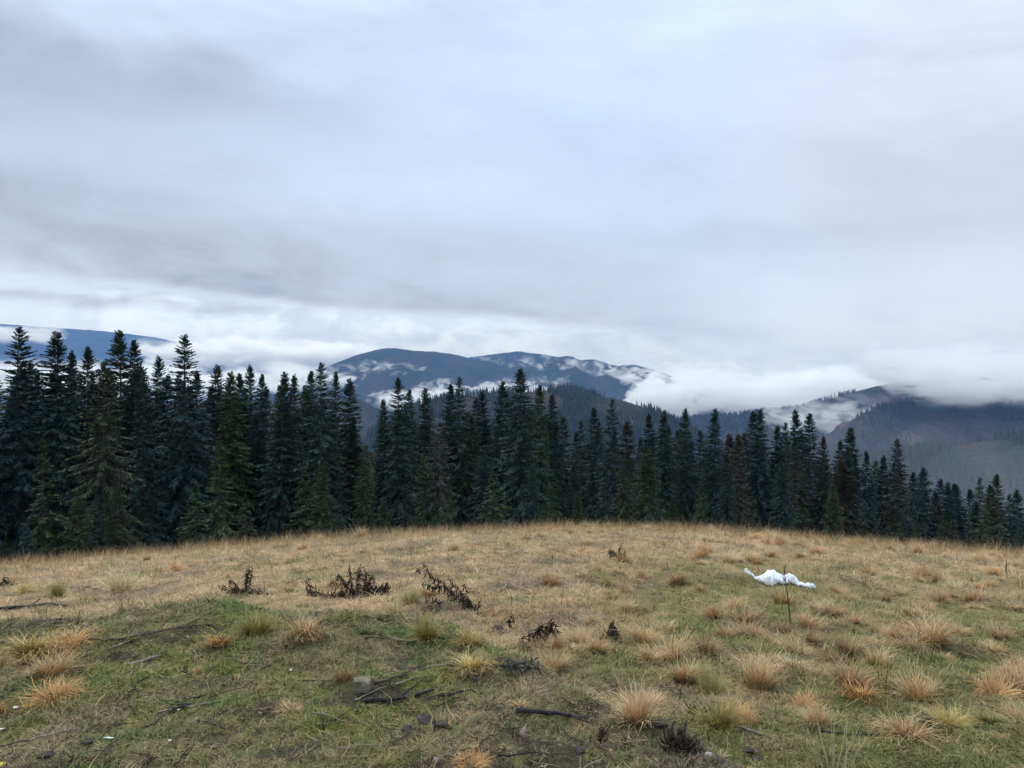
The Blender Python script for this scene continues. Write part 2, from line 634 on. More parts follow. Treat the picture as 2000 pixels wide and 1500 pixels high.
hill('mountain', [(-700, 650), (-300, 640), (0, 632), (100, 640), (200, 646), (300, 658), (350, 668), (430, 688), (520, 700), (620, 722), (760, 760), (900, 790)],
     9500, 2600, Mh_far, 0.22, 3, base=-340)
hill('mountain', [(820, 760), (900, 700), (960, 692), (1010, 686), (1060, 692), (1120, 702), (1180, 722), (1230, 750), (1300, 790)], 6600, 1500, Mh_far, 0.2, 23, base=-340)
hill('mountain', [(480, 775), (580, 748), (640, 715), (700, 692), (740, 682), (770, 679), (800, 684), (850, 687), (890, 692), (940, 706), (1000, 712), (1050, 708), (1090, 697),
                  (1115, 694), (1130, 704), (1160, 701), (1200, 714), (1240, 712), (1290, 726), (1340, 748), (1390, 780), (1450, 810), (1600, 830)], 5200, 1700, Mh_mid, 0.26, 33, nu=300, nv=120)
hill('hill', [(300, 830), (450, 790), (560, 775), (640, 772), (700, 780), (745, 802), (800, 830), (860, 860)], 2300, 500, Mh_near, 0.2, 43)
V_c = hill('hill', [(720, 840), (790, 800), (850, 780), (900, 773), (960, 768), (1010, 765), (1060, 764), (1110, 758), (1160, 770), (1220, 782), (1270, 798), (1320, 822), (1370, 850), (1450, 890)],
           1500, 420, Mh_near, 0.12, 53)
V_d0 = hill('mountain', [(1560, 800), (1640, 770), (1690, 735), (1706, 722), (1730, 716), (1756, 721), (1790, 742), (1850, 775), (1950, 800)], 3400, 600, Mh_mid, 0.15, 63)
V_d1 = hill('mountain', [(1150, 860), (1250, 835), (1330, 822), (1400, 812), (1450, 808), (1500, 803), (1560, 797), (1600, 786), (1640, 772), (1700, 757), (1760, 745), (1800, 741),
                         (1850, 740), (1900, 742), (1960, 747), (2050, 755), (2300, 770)], 2700, 800, Mh_brown, 0.25, 73, nu=280, nv=110)
V_d2 = hill('hill', [(1500, 930), (1590, 885), (1630, 855), (1660, 830), (1690, 808), (1720, 794), (1780, 782), (1860, 780), (1950, 788), (2050, 792), (2300, 790)],
            2000, 600, Mh_brown, 0.22, 83, nu=240, nv=110)
V_e = hill('hill', [(1380, 960), (1500, 925), (1620, 905), (1740, 892), (1850, 872), (1950, 858), (2050, 846), (2300, 820)], 1150, 420, Mh_near, 0.15, 93, nu=200, nv=90)

# ------------------------------------------------------------------ air and low cloud
def vol_mat(name, color, density, aniso=0.0, principled=False):
    m = bpy.data.materials.new(name)
    m.use_nodes = True
    t = m.node_tree
    t.nodes.clear()
    o_ = t.nodes.new('ShaderNodeOutputMaterial')
    if principled:
        v_ = t.nodes.new('ShaderNodeVolumePrincipled')
        v_.inputs['Absorption Color'].default_value = (1, 1, 1, 1)
    else:
        v_ = t.nodes.new('ShaderNodeVolumeScatter')
    v_.inputs['Color'].default_value = (*color, 1)
    v_.inputs['Density'].default_value = density
    v_.inputs['Anisotropy'].default_value = aniso
    t.links.new(v_.outputs[0], o_.inputs['Volume'])
    return m


bm = bmesh.new()
bmesh.ops.create_cube(bm, size=1)
zlo, zhi = float(V[:, 2].min()) - 140, 560.0
for v in bm.verts:
    v.co = Vector((v.co.x * 34000, v.co.y * 34000, zlo + (v.co.z + 0.5) * (zhi - zlo)))
me = bpy.data.meshes.new('haze')
bm.to_mesh(me)
bm.free()
me.materials.append(vol_mat("air", (0.23, 0.47, 1.0), 6.4e-5, 0.0, True))
hz = bpy.data.objects.new('haze', me)
C.objects.link(hz)
tag(hz, kind='stuff')


def cloud(puffs, Y, m, seed, depth=1.0, vox=0.05, amp=0.5, nscale=1.0, fat=1.35):
    """a bank of low cloud at distance Y: puffs are (px, row, half-width px, half-height px)"""
    k = Y / FPX
    bm = bmesh.new()
    rr = random.Random(seed)
    for (px, row, wx, wy) in puffs:
        c = at(px, row, Y + rr.uniform(-0.5, 0.5) * wx * k * depth)
        mtx = Matrix.Translation(Vector(c)) @ Matrix.Diagonal((wx * fat * k, wx * fat * k * depth, wy * fat * 1.35 * k, 1.0))
        bmesh.ops.create_icosphere(bm, subdivisions=3, radius=1.0, matrix=mtx)
    me = bpy.data.meshes.new('low_cloud')
    bm.to_mesh(me)
    bm.free()
    o = bpy.data.objects.new('low_cloud', me)
    C.objects.link(o)
    rm = o.modifiers.new('union', 'REMESH')
    rm.mode = 'VOXEL'
    rm.voxel_size = vox * 60 * k
    dg = bpy.context.evaluated_depsgraph_get()
    me2 = bpy.data.meshes.new_from_object(o.evaluated_get(dg))
    o.modifiers.clear()
    o.data = me2
    n = len(me2.vertices)
    print('cloud', seed, n, flush=True)
    co = np.empty(n * 3)
    no = np.empty(n * 3)
    me2.vertices.foreach_get('co', co)
    me2.vertices.foreach_get('normal', no)
    co, no = co.reshape(-1, 3), no.reshape(-1, 3)
    s = 1 / (26 * k) * nscale
    off = np.empty(n)
    for i in range(n):
        p = Vector((co[i, 0] * s * 0.7, co[i, 1] * s * .7, co[i, 2] * s * 1.5 + seed * 3.1))
        off[i] = mnoise.fractal(p, 0.75, 2.1, 5)
    co = co + no * np.array((1.6, 1.0, 0.8)) * (off * amp * 16 * k)[:, None]
    me2.vertices.foreach_set('co', co.astype(np.float32).ravel())
    me2.polygons.foreach_set('use_smooth', np.ones(len(me2.polygons), bool))
    me2.update()
    me2.materials.clear()
    me2.materials.append(m)
    tag(o, kind='stuff')
    return o


def row_of_puffs(x0, x1, r0, r1, n, wx, wy, seed, jit=1.0):
    rr = random.Random(seed)
    out_ = []
    for i in range(n):
        f = (i + 0.5) / n
        out_.append((x0 + (x1 - x0) * f + rr.uniform(-.5, .5) * (x1 - x0) / n, r0 + (r1 - r0) * f + rr.uniform(-1, 1) * wy * 0.5 * jit,
                     wx * rr.uniform(0.6, 1.4), wy * rr.uniform(0.5, 1.3)))
    return out_


def cm(Y, tau, top, bot, px=40, thr=0.46, sc=15.0, wide=0.20):
    """low cloud: optical depth tau over px pixels' worth of thickness at distance Y, torn into wisps by noise, thinning towards its top and foot"""
    k = Y / FPX
    m = vol_mat("cloud", (1.0, 1.0, 1.0), 1.0, 0.3)
    t = m.node_tree
    v = next(n for n in t.nodes if n.type == 'VOLUME_SCATTER')
    mp = t.nodes.new('ShaderNodeMapping')
    mp.inputs['Scale'].default_value = (0.62 / (sc * k), 0.13 / (sc * k), 1.0 / (sc * k))
    t.links.new(coords(t), mp.inputs['Vector'])
    sx = t.nodes.new('ShaderNodeSeparateXYZ')
    t.links.new(coords(t), sx.inputs[0])
    Z = X(t, sx.outputs[2])
    zt, zb = EYE - (top - HZ) * k, EYE - (bot - HZ) * k
    nl = nz(t, mp.outputs[0], 0.33, 3, 0.5) - 0.5
    h = (Z - zb) / (zt - zb) + nl * 0.8
    prof = h.sstep(0.0, 0.35) * (1.0 - h.sstep(0.45, 1.0))
    n = nz(t, mp.outputs[0], 1.0, 7, 0.60, 0.7)
    d = (n + nl * 0.35 + prof * 0.10 - 0.06).sstep(thr, thr + wide) * prof * (2.4 * tau / (px * k))
    t.links.new(d.s, v.inputs['Density'])
    m.cycles.volume_step_rate = 0.10
    return m


# thin layers over the far left range and pale mist lying below it
cloud(row_of_puffs(-150, 90, 645, 650, 9, 40, 14, 3), 8200, cm(8200, 0.9, 625, 672, sc=24), 2)
cloud(row_of_puffs(330, 720, 676, 702, 18, 50, 20, 4), 8200, cm(8200, 1.4, 645, 735, thr=0.43, sc=24), 12)
cloud(row_of_puffs(-120, 660, 728, 748, 26, 55, 24, 5), 7000, cm(7000, 1.0, 694, 795, thr=0.42, sc=30), 3)
# in front of the central mountain
cloud(row_of_puffs(560, 800, 732, 722, 14, 32, 18, 6) + row_of_puffs(580, 740, 764, 762, 8, 44, 18, 7), 4600, cm(4600, 1.2, 694, 802, thr=0.45, sc=15, wide=0.26), 4)
cloud(row_of_puffs(760, 1080, 786, 764, 16, 34, 16, 8) + row_of_puffs(1020, 1100, 750, 738, 5, 22, 14, 9), 3600, cm(3600, 1.0, 718, 815, thr=0.45, sc=15, wide=0.28), 5)
cloud(row_of_puffs(940, 1070, 690, 700, 6, 28, 11, 10) + row_of_puffs(1130, 1420, 730, 736, 14, 30, 28, 11), 4800, cm(4800, 1.1, 676, 800, thr=0.45, sc=13, wide=0.26), 6)
# the foot of the fog bank right of centre
cloud(row_of_puffs(1310, 1740, 768, 756, 18, 62, 40, 12) + row_of_puffs(1290, 1580, 800, 802, 9, 55, 20, 14), 3100, cm(3100, 1.3, 690, 838, 70, 0.40, 22), 7)
# cap on the right hand mountain
cloud(row_of_puffs(1760, 2250, 722, 716, 14, 76, 56, 15) + row_of_puffs(1850, 2250, 775, 778, 9, 55, 28, 16), 1900, cm(1900, 0.9, 640, 802, 70, 0.39, 22, 0.32), 8)
# mist in the saddle
cloud(row_of_puffs(1540, 1700, 806, 788, 8, 34, 26, 17) + row_of_puffs(1585, 1655, 838, 832, 4, 26, 22, 18), 2330, cm(2330, 0.5, 745, 885, 40, 0.40, 15, 0.42), 9)
# thin mist among the trees on the right
mm = [(1700 + i * 75, 930 + i * 10 + (i % 3) * 22, 90, 75) for i in range(8)]
cloud(mm, 150, vol_mat("thin_mist", (0.90, 0.95, 1.0), 0.0015), 10, depth=3.0, vox=0.12, amp=0.6, nscale=0.5)


# ------------------------------------------------------------------ instanced ground cover (stuff)
def lib(name, meshes):
    c = bpy.data.collections.new(name)
    for i, me in enumerate(meshes):
        c.objects.link(bpy.data.objects.new("%s_%02d" % (name, i), me))
    return c


def scatter(name, P, tint, rz, scl, idx, coll, tilt=None):
    """one object of countless small plants: points that carry instanced tufts"""
    me = bpy.data.meshes.new(name)
    n = len(P)
    me.vertices.add(n)
    me.vertices.foreach_set('co', np.asarray(P, np.float32).ravel())
    a = me.attributes.new('tint_i', 'FLOAT_COLOR', 'POINT')
    cc = np.ones((n, 4), np.float32)
    cc[:, :3] = tint
    a.data.foreach_set('color', cc.ravel())
    a = me.attributes.new('rot', 'FLOAT_VECTOR', 'POINT')
    rv = np.zeros((n, 3), np.float32)
    rv[:, 2] = rz
    if tilt is not None:
        rv[:, :2] = tilt
    a.data.foreach_set('vector', rv.ravel())
    a = me.attributes.new('scl', 'FLOAT_VECTOR', 'POINT')
    sv = np.asarray(scl, np.float32)
    if sv.ndim == 1:
        sv = np.repeat(sv[:, None], 3, 1)
    a.data.foreach_set('vector', sv.ravel())
    a = me.attributes.new('idx', 'INT', 'POINT')
    a.data.foreach_set('value', np.asarray(idx, np.int32))
    o = bpy.data.objects.new(name, me)
    C.objects.link(o)
    g = bpy.data.node_groups.new(name, 'GeometryNodeTree')
    g.interface.new_socket('Geometry', in_out='INPUT', socket_type='NodeSocketGeometry')
    g.interface.new_socket('Geometry', in_out='OUTPUT', socket_type='NodeSocketGeometry')
    gi, go = g.nodes.new('NodeGroupInput'), g.nodes.new('NodeGroupOutput')
    ip = g.nodes.new('GeometryNodeInstanceOnPoints')
    ci_ = g.nodes.new('GeometryNodeCollectionInfo')
    ci_.inputs['Collection'].default_value = coll
    ci_.inputs['Separate Children'].default_value = True
    ci_.inputs['Reset Children'].default_value = True

    def na(nm, ty):
        k = g.nodes.new('GeometryNodeInputNamedAttribute')
        k.data_type = ty
        k.inputs['Name'].default_value = nm
        return k.outputs['Attribute']
    er = g.nodes.new('FunctionNodeEulerToRotation')
    g.links.new(na('rot', 'FLOAT_VECTOR'), er.inputs[0])
    g.links.new(gi.outputs[0], ip.inputs['Points'])
    g.links.new(ci_.outputs[0], ip.inputs['Instance'])
    ip.inputs['Pick Instance'].default_value = True
    g.links.new(na('idx', 'INT'), ip.inputs['Instance Index'])
    g.links.new(er.outputs[0], ip.inputs['Rotation'])
    g.links.new(na('scl', 'FLOAT_VECTOR'), ip.inputs['Scale'])
    g.links.new(ip.outputs[0], go.inputs[0])
    md = o.modifiers.new('scatter', 'NODES')
    md.node_group = g
    tag(o, kind='stuff')
    return o


def blades(rng, n, L, w, spread, lean, seg=3, r0=0.02, curl=0.6, flop=0.0):
    """n curved grass blades from one foot -> V, F, tint"""
    ph = rng.uniform(0, 2 * np.pi, n)
    ln = L * rng.uniform(0.45, 1.15, n) * (1 + 0.22 * np.cos(ph - rng.uniform(0, 6.28)) + 0.18 * np.cos(2 * ph - rng.uniform(0, 6.28)))
    le = np.clip(lean * rng.beta(1.6, 1.3, n) * 1.5, 0, 1.45)
    cu = curl * rng.uniform(0.3, 1.4, n)
    bx = np.stack([np.cos(ph), np.sin(ph)], -1)
    foot = r0 * np.sqrt(rng.uniform(0, 1, n))[:, None] * np.stack([np.cos(ph + rng.normal(0, .5, n)), np.sin(ph + rng.normal(0, .5, n))], -1)
    yaw = rng.normal(0, 0.75, n)
    t = np.linspace(0, 1, seg + 1)
    ang = le[:, None] + cu[:, None] * t[None] ** 1.5          # from vertical
    ang = np.minimum(ang, 2.4)
    st = ln[:, None] / seg
    dr = np.sin(ang) * st
    dz_ = np.cos(ang) * st
    rr = np.concatenate([np.zeros((n, 1)), np.cumsum(dr[:, 1:], 1)], 1)
    zz = np.concatenate([np.zeros((n, 1)), np.cumsum(dz_[:, 1:], 1)], 1)
    zz = np.maximum(zz, 0.004)
    dirx = np.cos(ph[:, None] + yaw[:, None] * t[None])
    diry = np.sin(ph[:, None] + yaw[:, None] * t[None])
    cx = foot[:, :1] + rr * dirx
    cyy = foot[:, 1:] + rr * diry
    wd = (w * rng.uniform(0.6, 1.3, n))[:, None] * (1 - 0.85 * t[None] ** 1.4)
    sx, sy = -diry * wd / 2, dirx * wd / 2
    Lf = np.stack([cx - sx, cyy - sy, zz], -1)
    Rt = np.stack([cx + sx, cyy + sy, zz], -1)
    Vb = np.stack([Lf, Rt], 2).reshape(n, -1, 3)
    k = (seg + 1) * 2
    fb = np.array([(2 * i, 2 * i + 1, 2 * i + 3, 2 * i + 2) for i in range(seg)])
    Fb = (np.arange(n)[:, None, None] * k + fb[None]).reshape(-1, 4)
    br = rng.uniform(0.62, 1.3, n)
    hue = rng.normal(0, 0.06, n)
    tint_ = np.stack([br * (1 + hue), br, br * (1 - hue * 1.4)], -1)
    T = np.repeat(tint_[:, None], k, 1)
    return Vb.reshape(-1, 3), Fb, T.reshape(-1, 3)


NR = np.random.default_rng(5)
M_inst = mat_inst("grass_blades")
short = []
for i in range(5):      # short matted turf
    v_, f_, t_ = blades(NR, 24, 0.042, 0.0046, 1, 1.2, 2, 0.04, 0.7)
    short.append(mesh_np('turf_clump', v_, f_, M_inst, t_, link=False))
for i in range(4):      # longer dry tuft
    v_, f_, t_ = blades(NR, 26, 0.13, 0.0048, 1, 1.22, 3, 0.04, 0.9)
    short.append(mesh_np('turf_clump', v_, f_, M_inst, t_, link=False))
for i in range(3):      # standing thin grass
    v_, f_, t_ = blades(NR, 10, 0.34, 0.0040, 1, 0.28, 3, 0.05, 0.5)
    short.append(mesh_np('turf_clump', v_, f_, M_inst, t_, link=False))
for i in range(3):      # lying straws
    v_, f_, t_ = blades(NR, 5, 0.16, 0.0040, 1, 1.5, 2, 0.06, 0.1)
    short.append(mesh_np('turf_clump', v_, f_, M_inst, t_, link=False))
for i in range(3):      # dark withered leaf litter
    v_, f_, t_ = blades(NR, 9, 0.05, 0.013, 1, 1.5, 2, 0.05, 0.9)
    short.append(mesh_np('turf_clump', v_, f_, M_inst, t_, link=False))
for i in range(4):      # fallen twigs
    L_ = NR.uniform(0.10, 0.24)
    P_ = np.column_stack([np.linspace(-.5, .5, 5) * L_, NR.normal(0, 0.008, 5), 0.012 + np.abs(NR.normal(0, 0.006, 5))])
    q_ = [tube(P_, np.linspace(0.0042, 0.0022, 5), 4)]
    for j in range(i % 3):
        k_ = 1 + j
        q_.append(tube(np.array([P_[k_], P_[k_] + (0.03, (-1) ** j * 0.03, 0.01), P_[k_] + (0.065, (-1) ** j * 0.05, 0.015)]), 0.0018, 4))
    v_, f_ = join(q_)
    short.append(mesh_np('turf_clump', v_, f_, M_inst, np.ones((len(v_), 3)), link=False))
LIB = lib('turf_clumps', short)


def ring_pts(rng, n, r0, r1, th=0.66, p=1.0):
    """n points in the sector, denser towards r0 by p (p=2: even over the area)"""
    q = rng.uniform(0, 1, n)
    r = (r0 ** p + q * (r1 ** p - r0 ** p)) ** (1 / p)
    a = rng.uniform(-th, th, n)
    return r * np.sin(a), r * np.cos(a)


def cover(name, n, r0, r1, p, pick, size, lighten=1.25):
    x, y = ring_pts(NR, n, r0, r1, 0.92 if r0 < 10 else 0.78, p)
    col, g, soil = turf(x, y)
    keep = NR.uniform(0, 1, n) > soil * 0.75
    x, y, col, g = x[keep], y[keep], col[keep], g[keep]
    r = np.hypot(x, y)
    m = mound(x, y)
    k = len(x)
    u = NR.uniform(0, 1, k)
    idx, sc, mul = pick(k, r, g, m, u)
    # dry blades among the green and the other way round
    dry = NR.uniform(0, 1, k) < 0.17 * (1 - 0.3 * g)
    c2 = np.where(dry[:, None], np.array((0.36, 0.26, 0.14)), col * lighten)
    gl = NR.uniform(0, 1, k) < 0.05 + 0.15 * g
    c2 = np.where(gl[:, None] & ~dry[:, None], np.array((0.105, 0.130, 0.036)), c2)
    c2 = c2 * NR.uniform(0.7, 1.3, (k, 1)) * mul[:, None]
    P = np.stack([x, y, height(x, y) - 0.004], -1)
    scatter(name, P, c2, NR.uniform(0, 6.28, k), (sc * size)[:, None] * np.column_stack([np.ones(k), np.ones(k), np.where((idx >= 5) & (idx < 9), 0.68, 1.0)]), idx, LIB)


def pick_near(k, r, g, m, u):
    mo = m > 0.5
    a1_, a2_, a3_ = np.where(mo, 0.86, 0.88), np.where(mo, 0.885, 0.93), np.where(mo, 0.925, 0.955)
    idx = np.where(u < a1_, NR.integers(0, 5, k), np.where(u < a2_, NR.integers(5, 9, k), np.where(u < a3_, NR.integers(12, 15, k), NR.integers(15, 18, k))))
    return idx, NR.uniform(0.6, 1.35, k) * np.where(m > 0.5, 0.78, 0.95) * np.where((idx >= 5) & (idx < 9), 0.65, 1.0), np.where(idx >= 15, 0.22, np.where(idx >= 12, 1.2, 1.0))


def pick_far(k, r, g, m, u):
    dry = 1 - g
    idx = np.where(u < 0.35 + 0.4 * g, NR.integers(0, 5, k), np.where(u < 0.993, NR.integers(5, 9, k), NR.integers(9, 12, k)))
    return idx, NR.uniform(0.6, 1.4, k), np.ones(k)


def pick_crest(k, r, g, m, u):
    return NR.integers(9, 12, k), NR.uniform(0.5, 1.15, k), np.full(k, 1.15)


cover('turf_grass', 78000, 2.2, 8.5, 1.35, pick_near, 1.0)
cover('meadow_grass', 54000, 6.0, 27.0, 1.5, pick_far, 1.15)
cover('crest_grass', 5200, 19.5, 26.5, 1.6, pick_crest, 1.0)

x, y = ring_pts(NR, 430, 2.3, 7.0, 0.68, 1.5)
kp_ = mound(x, y) > 0.4
x, y = x[kp_], y[kp_]
k_ = len(x)
tw_ = np.where((NR.uniform(size=k_) < 0.72)[:, None], np.array((0.045, 0.034, 0.027)), np.array((0.24, 0.19, 0.13))) * NR.uniform(0.6, 1.5, (k_, 1))
scatter('twig_litter', np.stack([x, y, height(x, y) + 0.004], -1), tw_, NR.uniform(0, 6.28, k_), NR.uniform(0.4, 1.15, k_), NR.integers(18, 22, k_), LIB)

# ------------------------------------------------------------------ spruces
def spruce(seed, H, Rb, f0=0.06, ws=0.34, nb=(5, 8), droop=0.35, dens=1.0, shape=0.58, limb=0.65, tw=1.12, drop=0.0, hang=1.0):
    """a Norway spruce -> crown mesh and trunk mesh (trunk with limbs)"""
    g = np.random.default_rng(seed)
    zb, ph = [], []
    z = f0 * H
    while z < H * 0.988:
        n = g.integers(nb[0], nb[1]) + (2 if z > 0.72 * H else 0)
        p0 = g.uniform(0, 6.28)
        for i in range(n):
            if g.uniform() < drop * (1 - z / H):
                continue
            zb.append(z + g.normal(0, 0.11))
            ph.append(p0 + i * 6.283 / n + g.normal(0, 0.18))
        z += ws * g.uniform(0.7, 1.25) * (1.0 - 0.62 * (z / H) ** 1.3)
    zb, ph = np.array(zb), np.array(ph)
    f = np.clip(zb / H, 0, 0.995)
    side = 1 + 0.16 * np.sin(ph + g.uniform(0, 6)) + 0.13 * np.sin(zb * 1.7 + ph * 2 + seed)
    L = Rb * (1 - f) ** shape * np.where(f > 0.72, g.uniform(0.68, 1.10, len(f)), g.uniform(0.50, 1.16, len(f))) * side * np.where(f < 0.12, 0.85, 1) + 0.10
    a0 = np.interp(f, [0, 0.3, 0.7, 0.9, 1], [-0.42, -0.34, -0.06, 0.30, 0.9]) + g.normal(0, 0.09, len(f))
    dr = droop * (1 - f) * g.uniform(0.6, 1.4, len(f))
    up = dr * 0.6

    def pos(i, t):
        r = L[i] * t * np.cos(a0[i])
        zz = zb[i] + L[i] * (np.sin(a0[i]) * t - dr[i] * t * t + up[i] * t ** 3)
        return np.stack([r * np.cos(ph[i]), r * np.sin(ph[i]), zz], -1)

    cnt = np.maximum(6, (L / 0.072 * dens).astype(int)) * 2
    bi = np.repeat(np.arange(len(L)), cnt)
    n = len(bi)
    t = np.clip(np.where(f[bi] > 0.7, 0.02, 0.10) + g.uniform(0.0, 0.92, n), 0, 1) ** 0.88
    p = pos(bi, t)
    tang = pos(bi, np.minimum(t + 0.04, 1.04)) - p
    tang /= np.linalg.norm(tang, axis=1)[:, None] + 1e-9
    sd = np.stack([-np.sin(ph[bi]), np.cos(ph[bi]), np.zeros(n)], -1) * np.where(g.uniform(size=n) < .5, -1, 1)[:, None]
    lw = (0.16 + 0.30 * np.sqrt(L[bi] / Rb)) * (1.12 - 0.62 * t) * g.uniform(0.6, 1.25, n) * tw * np.clip(0.46 + 0.60 * L[bi], 0.50, 1.0)
    hg = hang * (1 - f[bi]) * g.uniform(0.1, 1.5, n)
    d = tang * g.uniform(0.35, 0.9, n)[:, None] + sd * g.uniform(0.2, 0.9, n)[:, None] + np.array((0, 0, -1.0)) * hg[:, None] + np.array((0, 0, 0.25)) * (f[bi] > 0.75)[:, None]
    d /= np.linalg.norm(d, axis=1)[:, None]
    q = np.cross(d, g.normal(size=(n, 3)) * 0.6 + np.array((0, 0, 1.0)))
    q /= np.linalg.norm(q, axis=1)[:, None] + 1e-9
    wd = (g.uniform(0.030, 0.056, n) * np.clip(0.55 + 0.45 * L[bi], 0.6, 1.0))[:, None] * (0.7 + 0.3 * tw)
    mid = p + d * (lw * 0.4)[:, None]
    tip = p + d * lw[:, None] + np.array((0, 0, -0.12)) * (lw * hang * (1 - f[bi]))[:, None]
    V1 = np.stack([p, mid + q * wd, tip, mid - q * wd], 1).reshape(-1, 3)
    # the leader
    k = 26
    zt = g.uniform(0.93, 1.0, k) * H
    pa = g.uniform(0, 6.28, k)
    pp = np.stack([0 * zt, 0 * zt, zt], -1)
    dd = np.stack([np.cos(pa) * .5, np.sin(pa) * .5, g.uniform(0.5, 1.2, k)], -1)
    dd /= np.linalg.norm(dd, axis=1)[:, None]
    ll = g.uniform(0.06, 0.16, k)[:, None]
    qq = np.cross(dd, g.normal(size=(k, 3)))
    qq /= np.linalg.norm(qq, axis=1)[:, None]
    V2 = np.stack([pp, pp + dd * ll * .4 + qq * .03, pp + dd * ll, pp + dd * ll * .4 - qq * .03], 1).reshape(-1, 3)
    Vc = np.concatenate([V1, V2])
    Fc = np.arange(len(Vc)).reshape(-1, 4)
    br = g.uniform(0.6, 1.4, len(Fc))
    lightb = np.concatenate([g.uniform(0.75, 1.25, len(L))[bi], np.ones(k)])
    br = br * lightb
    old = (g.uniform(size=len(Fc)) < 0.06)[:, None]
    Tc = np.where(old, np.array((1.9, 1.25, 1.0)), np.ones(3)) * br[:, None]
    Tc = np.repeat(Tc, 4, 0)
    # trunk and limbs
    zz = np.linspace(-0.6, H * 0.985, 14)
    wob = 0.03 * H / 14 * np.stack([np.sin(zz * .5 + seed), np.cos(zz * .37 + seed)], -1)
    ps = [tube(np.column_stack([wob, zz]), np.interp(zz, [-0.6, 0.5, H], [0.022 * H * 0.55 + 0.05, 0.0105 * H + 0.03, 0.008]), 7)]
    for i in np.where(f < limb)[0]:
        tt = np.array([0, 0.33, 0.66, 0.97])
        ps.append(tube(pos(np.full(4, i), tt), np.array([0.030, 0.022, 0.014, 0.005]) * (0.6 + 0.4 * L[i] / Rb), 3))
    Vt, Ft = join(ps)
    return (Vc, Fc, Tc), (Vt, Ft)


M_dark = mat_leafy("spruce_needles", [(0.023, 0.045, 0.042), (0.034, 0.060, 0.044), (0.026, 0.052, 0.049), (0.042, 0.068, 0.041)])
M_brownish = mat_leafy("browned_spruce_needles", [(0.062, 0.056, 0.036), (0.070, 0.060, 0.042)])
M_olive = mat_leafy("olive_spruce_needles", [(0.050, 0.060, 0.030), (0.042, 0.055, 0.028)])
M_young = mat_leafy("young_spruce_needles", [(0.040, 0.066, 0.026), (0.052, 0.080, 0.030)])
M_grey = mat_leafy("thin_spruce_needles", [(0.052, 0.055, 0.044), (0.042, 0.050, 0.040)])

KIND = {
    'tall': [spruce(101, 14, 2.75, ws=0.32, shape=0.70), spruce(102, 14, 2.45, ws=0.30, shape=0.66), spruce(103, 14, 2.75, ws=0.42, droop=0.45, shape=0.74), spruce(104, 14, 2.6, ws=0.38, droop=0.3, shape=0.78), spruce(105, 13, 2.4, ws=0.40, droop=0.5, shape=0.66, drop=0.12)],
    'slim': [spruce(111, 14, 1.95, ws=0.30, shape=0.66), spruce(112, 14, 1.95, shape=0.7, ws=0.32), spruce(113, 14, 1.85, shape=0.64, ws=0.32, drop=0.15)],
    'broad': [spruce(121, 13, 3.3, ws=0.40, droop=0.55, dens=0.85, hang=0.95, shape=0.72), spruce(122, 13, 2.9, ws=0.36, droop=0.5, hang=0.9, shape=0.68)],
    'bare': [spruce(131, 11, 2.1, ws=0.40, nb=(4, 7), droop=0.75, dens=0.5, hang=1.1, drop=0.30, limb=0.9), spruce(132, 12, 1.9, ws=0.42, nb=(4, 7), droop=0.6, dens=0.55, hang=1.0, drop=0.2, limb=0.9)],
    'young': [spruce(141, 5, 1.35, f0=0.03, ws=0.24, droop=0.12, shape=0.9, hang=0.3, tw=0.85, dens=1.2), spruce(142, 5, 1.6, f0=0.02, ws=0.26, droop=0.12, shape=0.85, hang=0.35, tw=0.9, dens=1.1)],
}
for k_, lst in KIND.items():
    for i, (cr, tr) in enumerate(lst):
        hgt = float(cr[0][:, 2].max())
        lst[i] = (mesh_np('crown', cr[0], cr[1], M_dark, cr[2], link=False), mesh_np('trunk', tr[0], tr[1], M_bark, smooth=True, link=False), hgt)


def plant(px, top, D, kind, vi, label, group, needle=None, wide=1.0, lean=0.0):
    x = (px - 1000) / FPX * D
    zb = float(height(x, D, False)) - 0.1
    zt = EYE - (top - HZ) / FPX * D
    h = zt - zb
    crown, trunk, h0 = KIND[kind][vi % len(KIND[kind])]
    s = h / h0
    root = empty('spruce', (x, D, zb), rnd.uniform(0, 6.28))
    ws = wide * (0.55 * s + 0.45 * min(s, 1.15)) * rnd.uniform(0.92, 1.08)
    root.scale = (ws, ws, s)
    root.rotation_euler = (rnd.uniform(-.012, .012), lean + rnd.uniform(-.012, .012), rnd.uniform(0, 6.28))
    tag(root, label, 'tree', group)
    part('trunk', trunk, root)
    part('crown', crown, root, mat=needle)
    return root


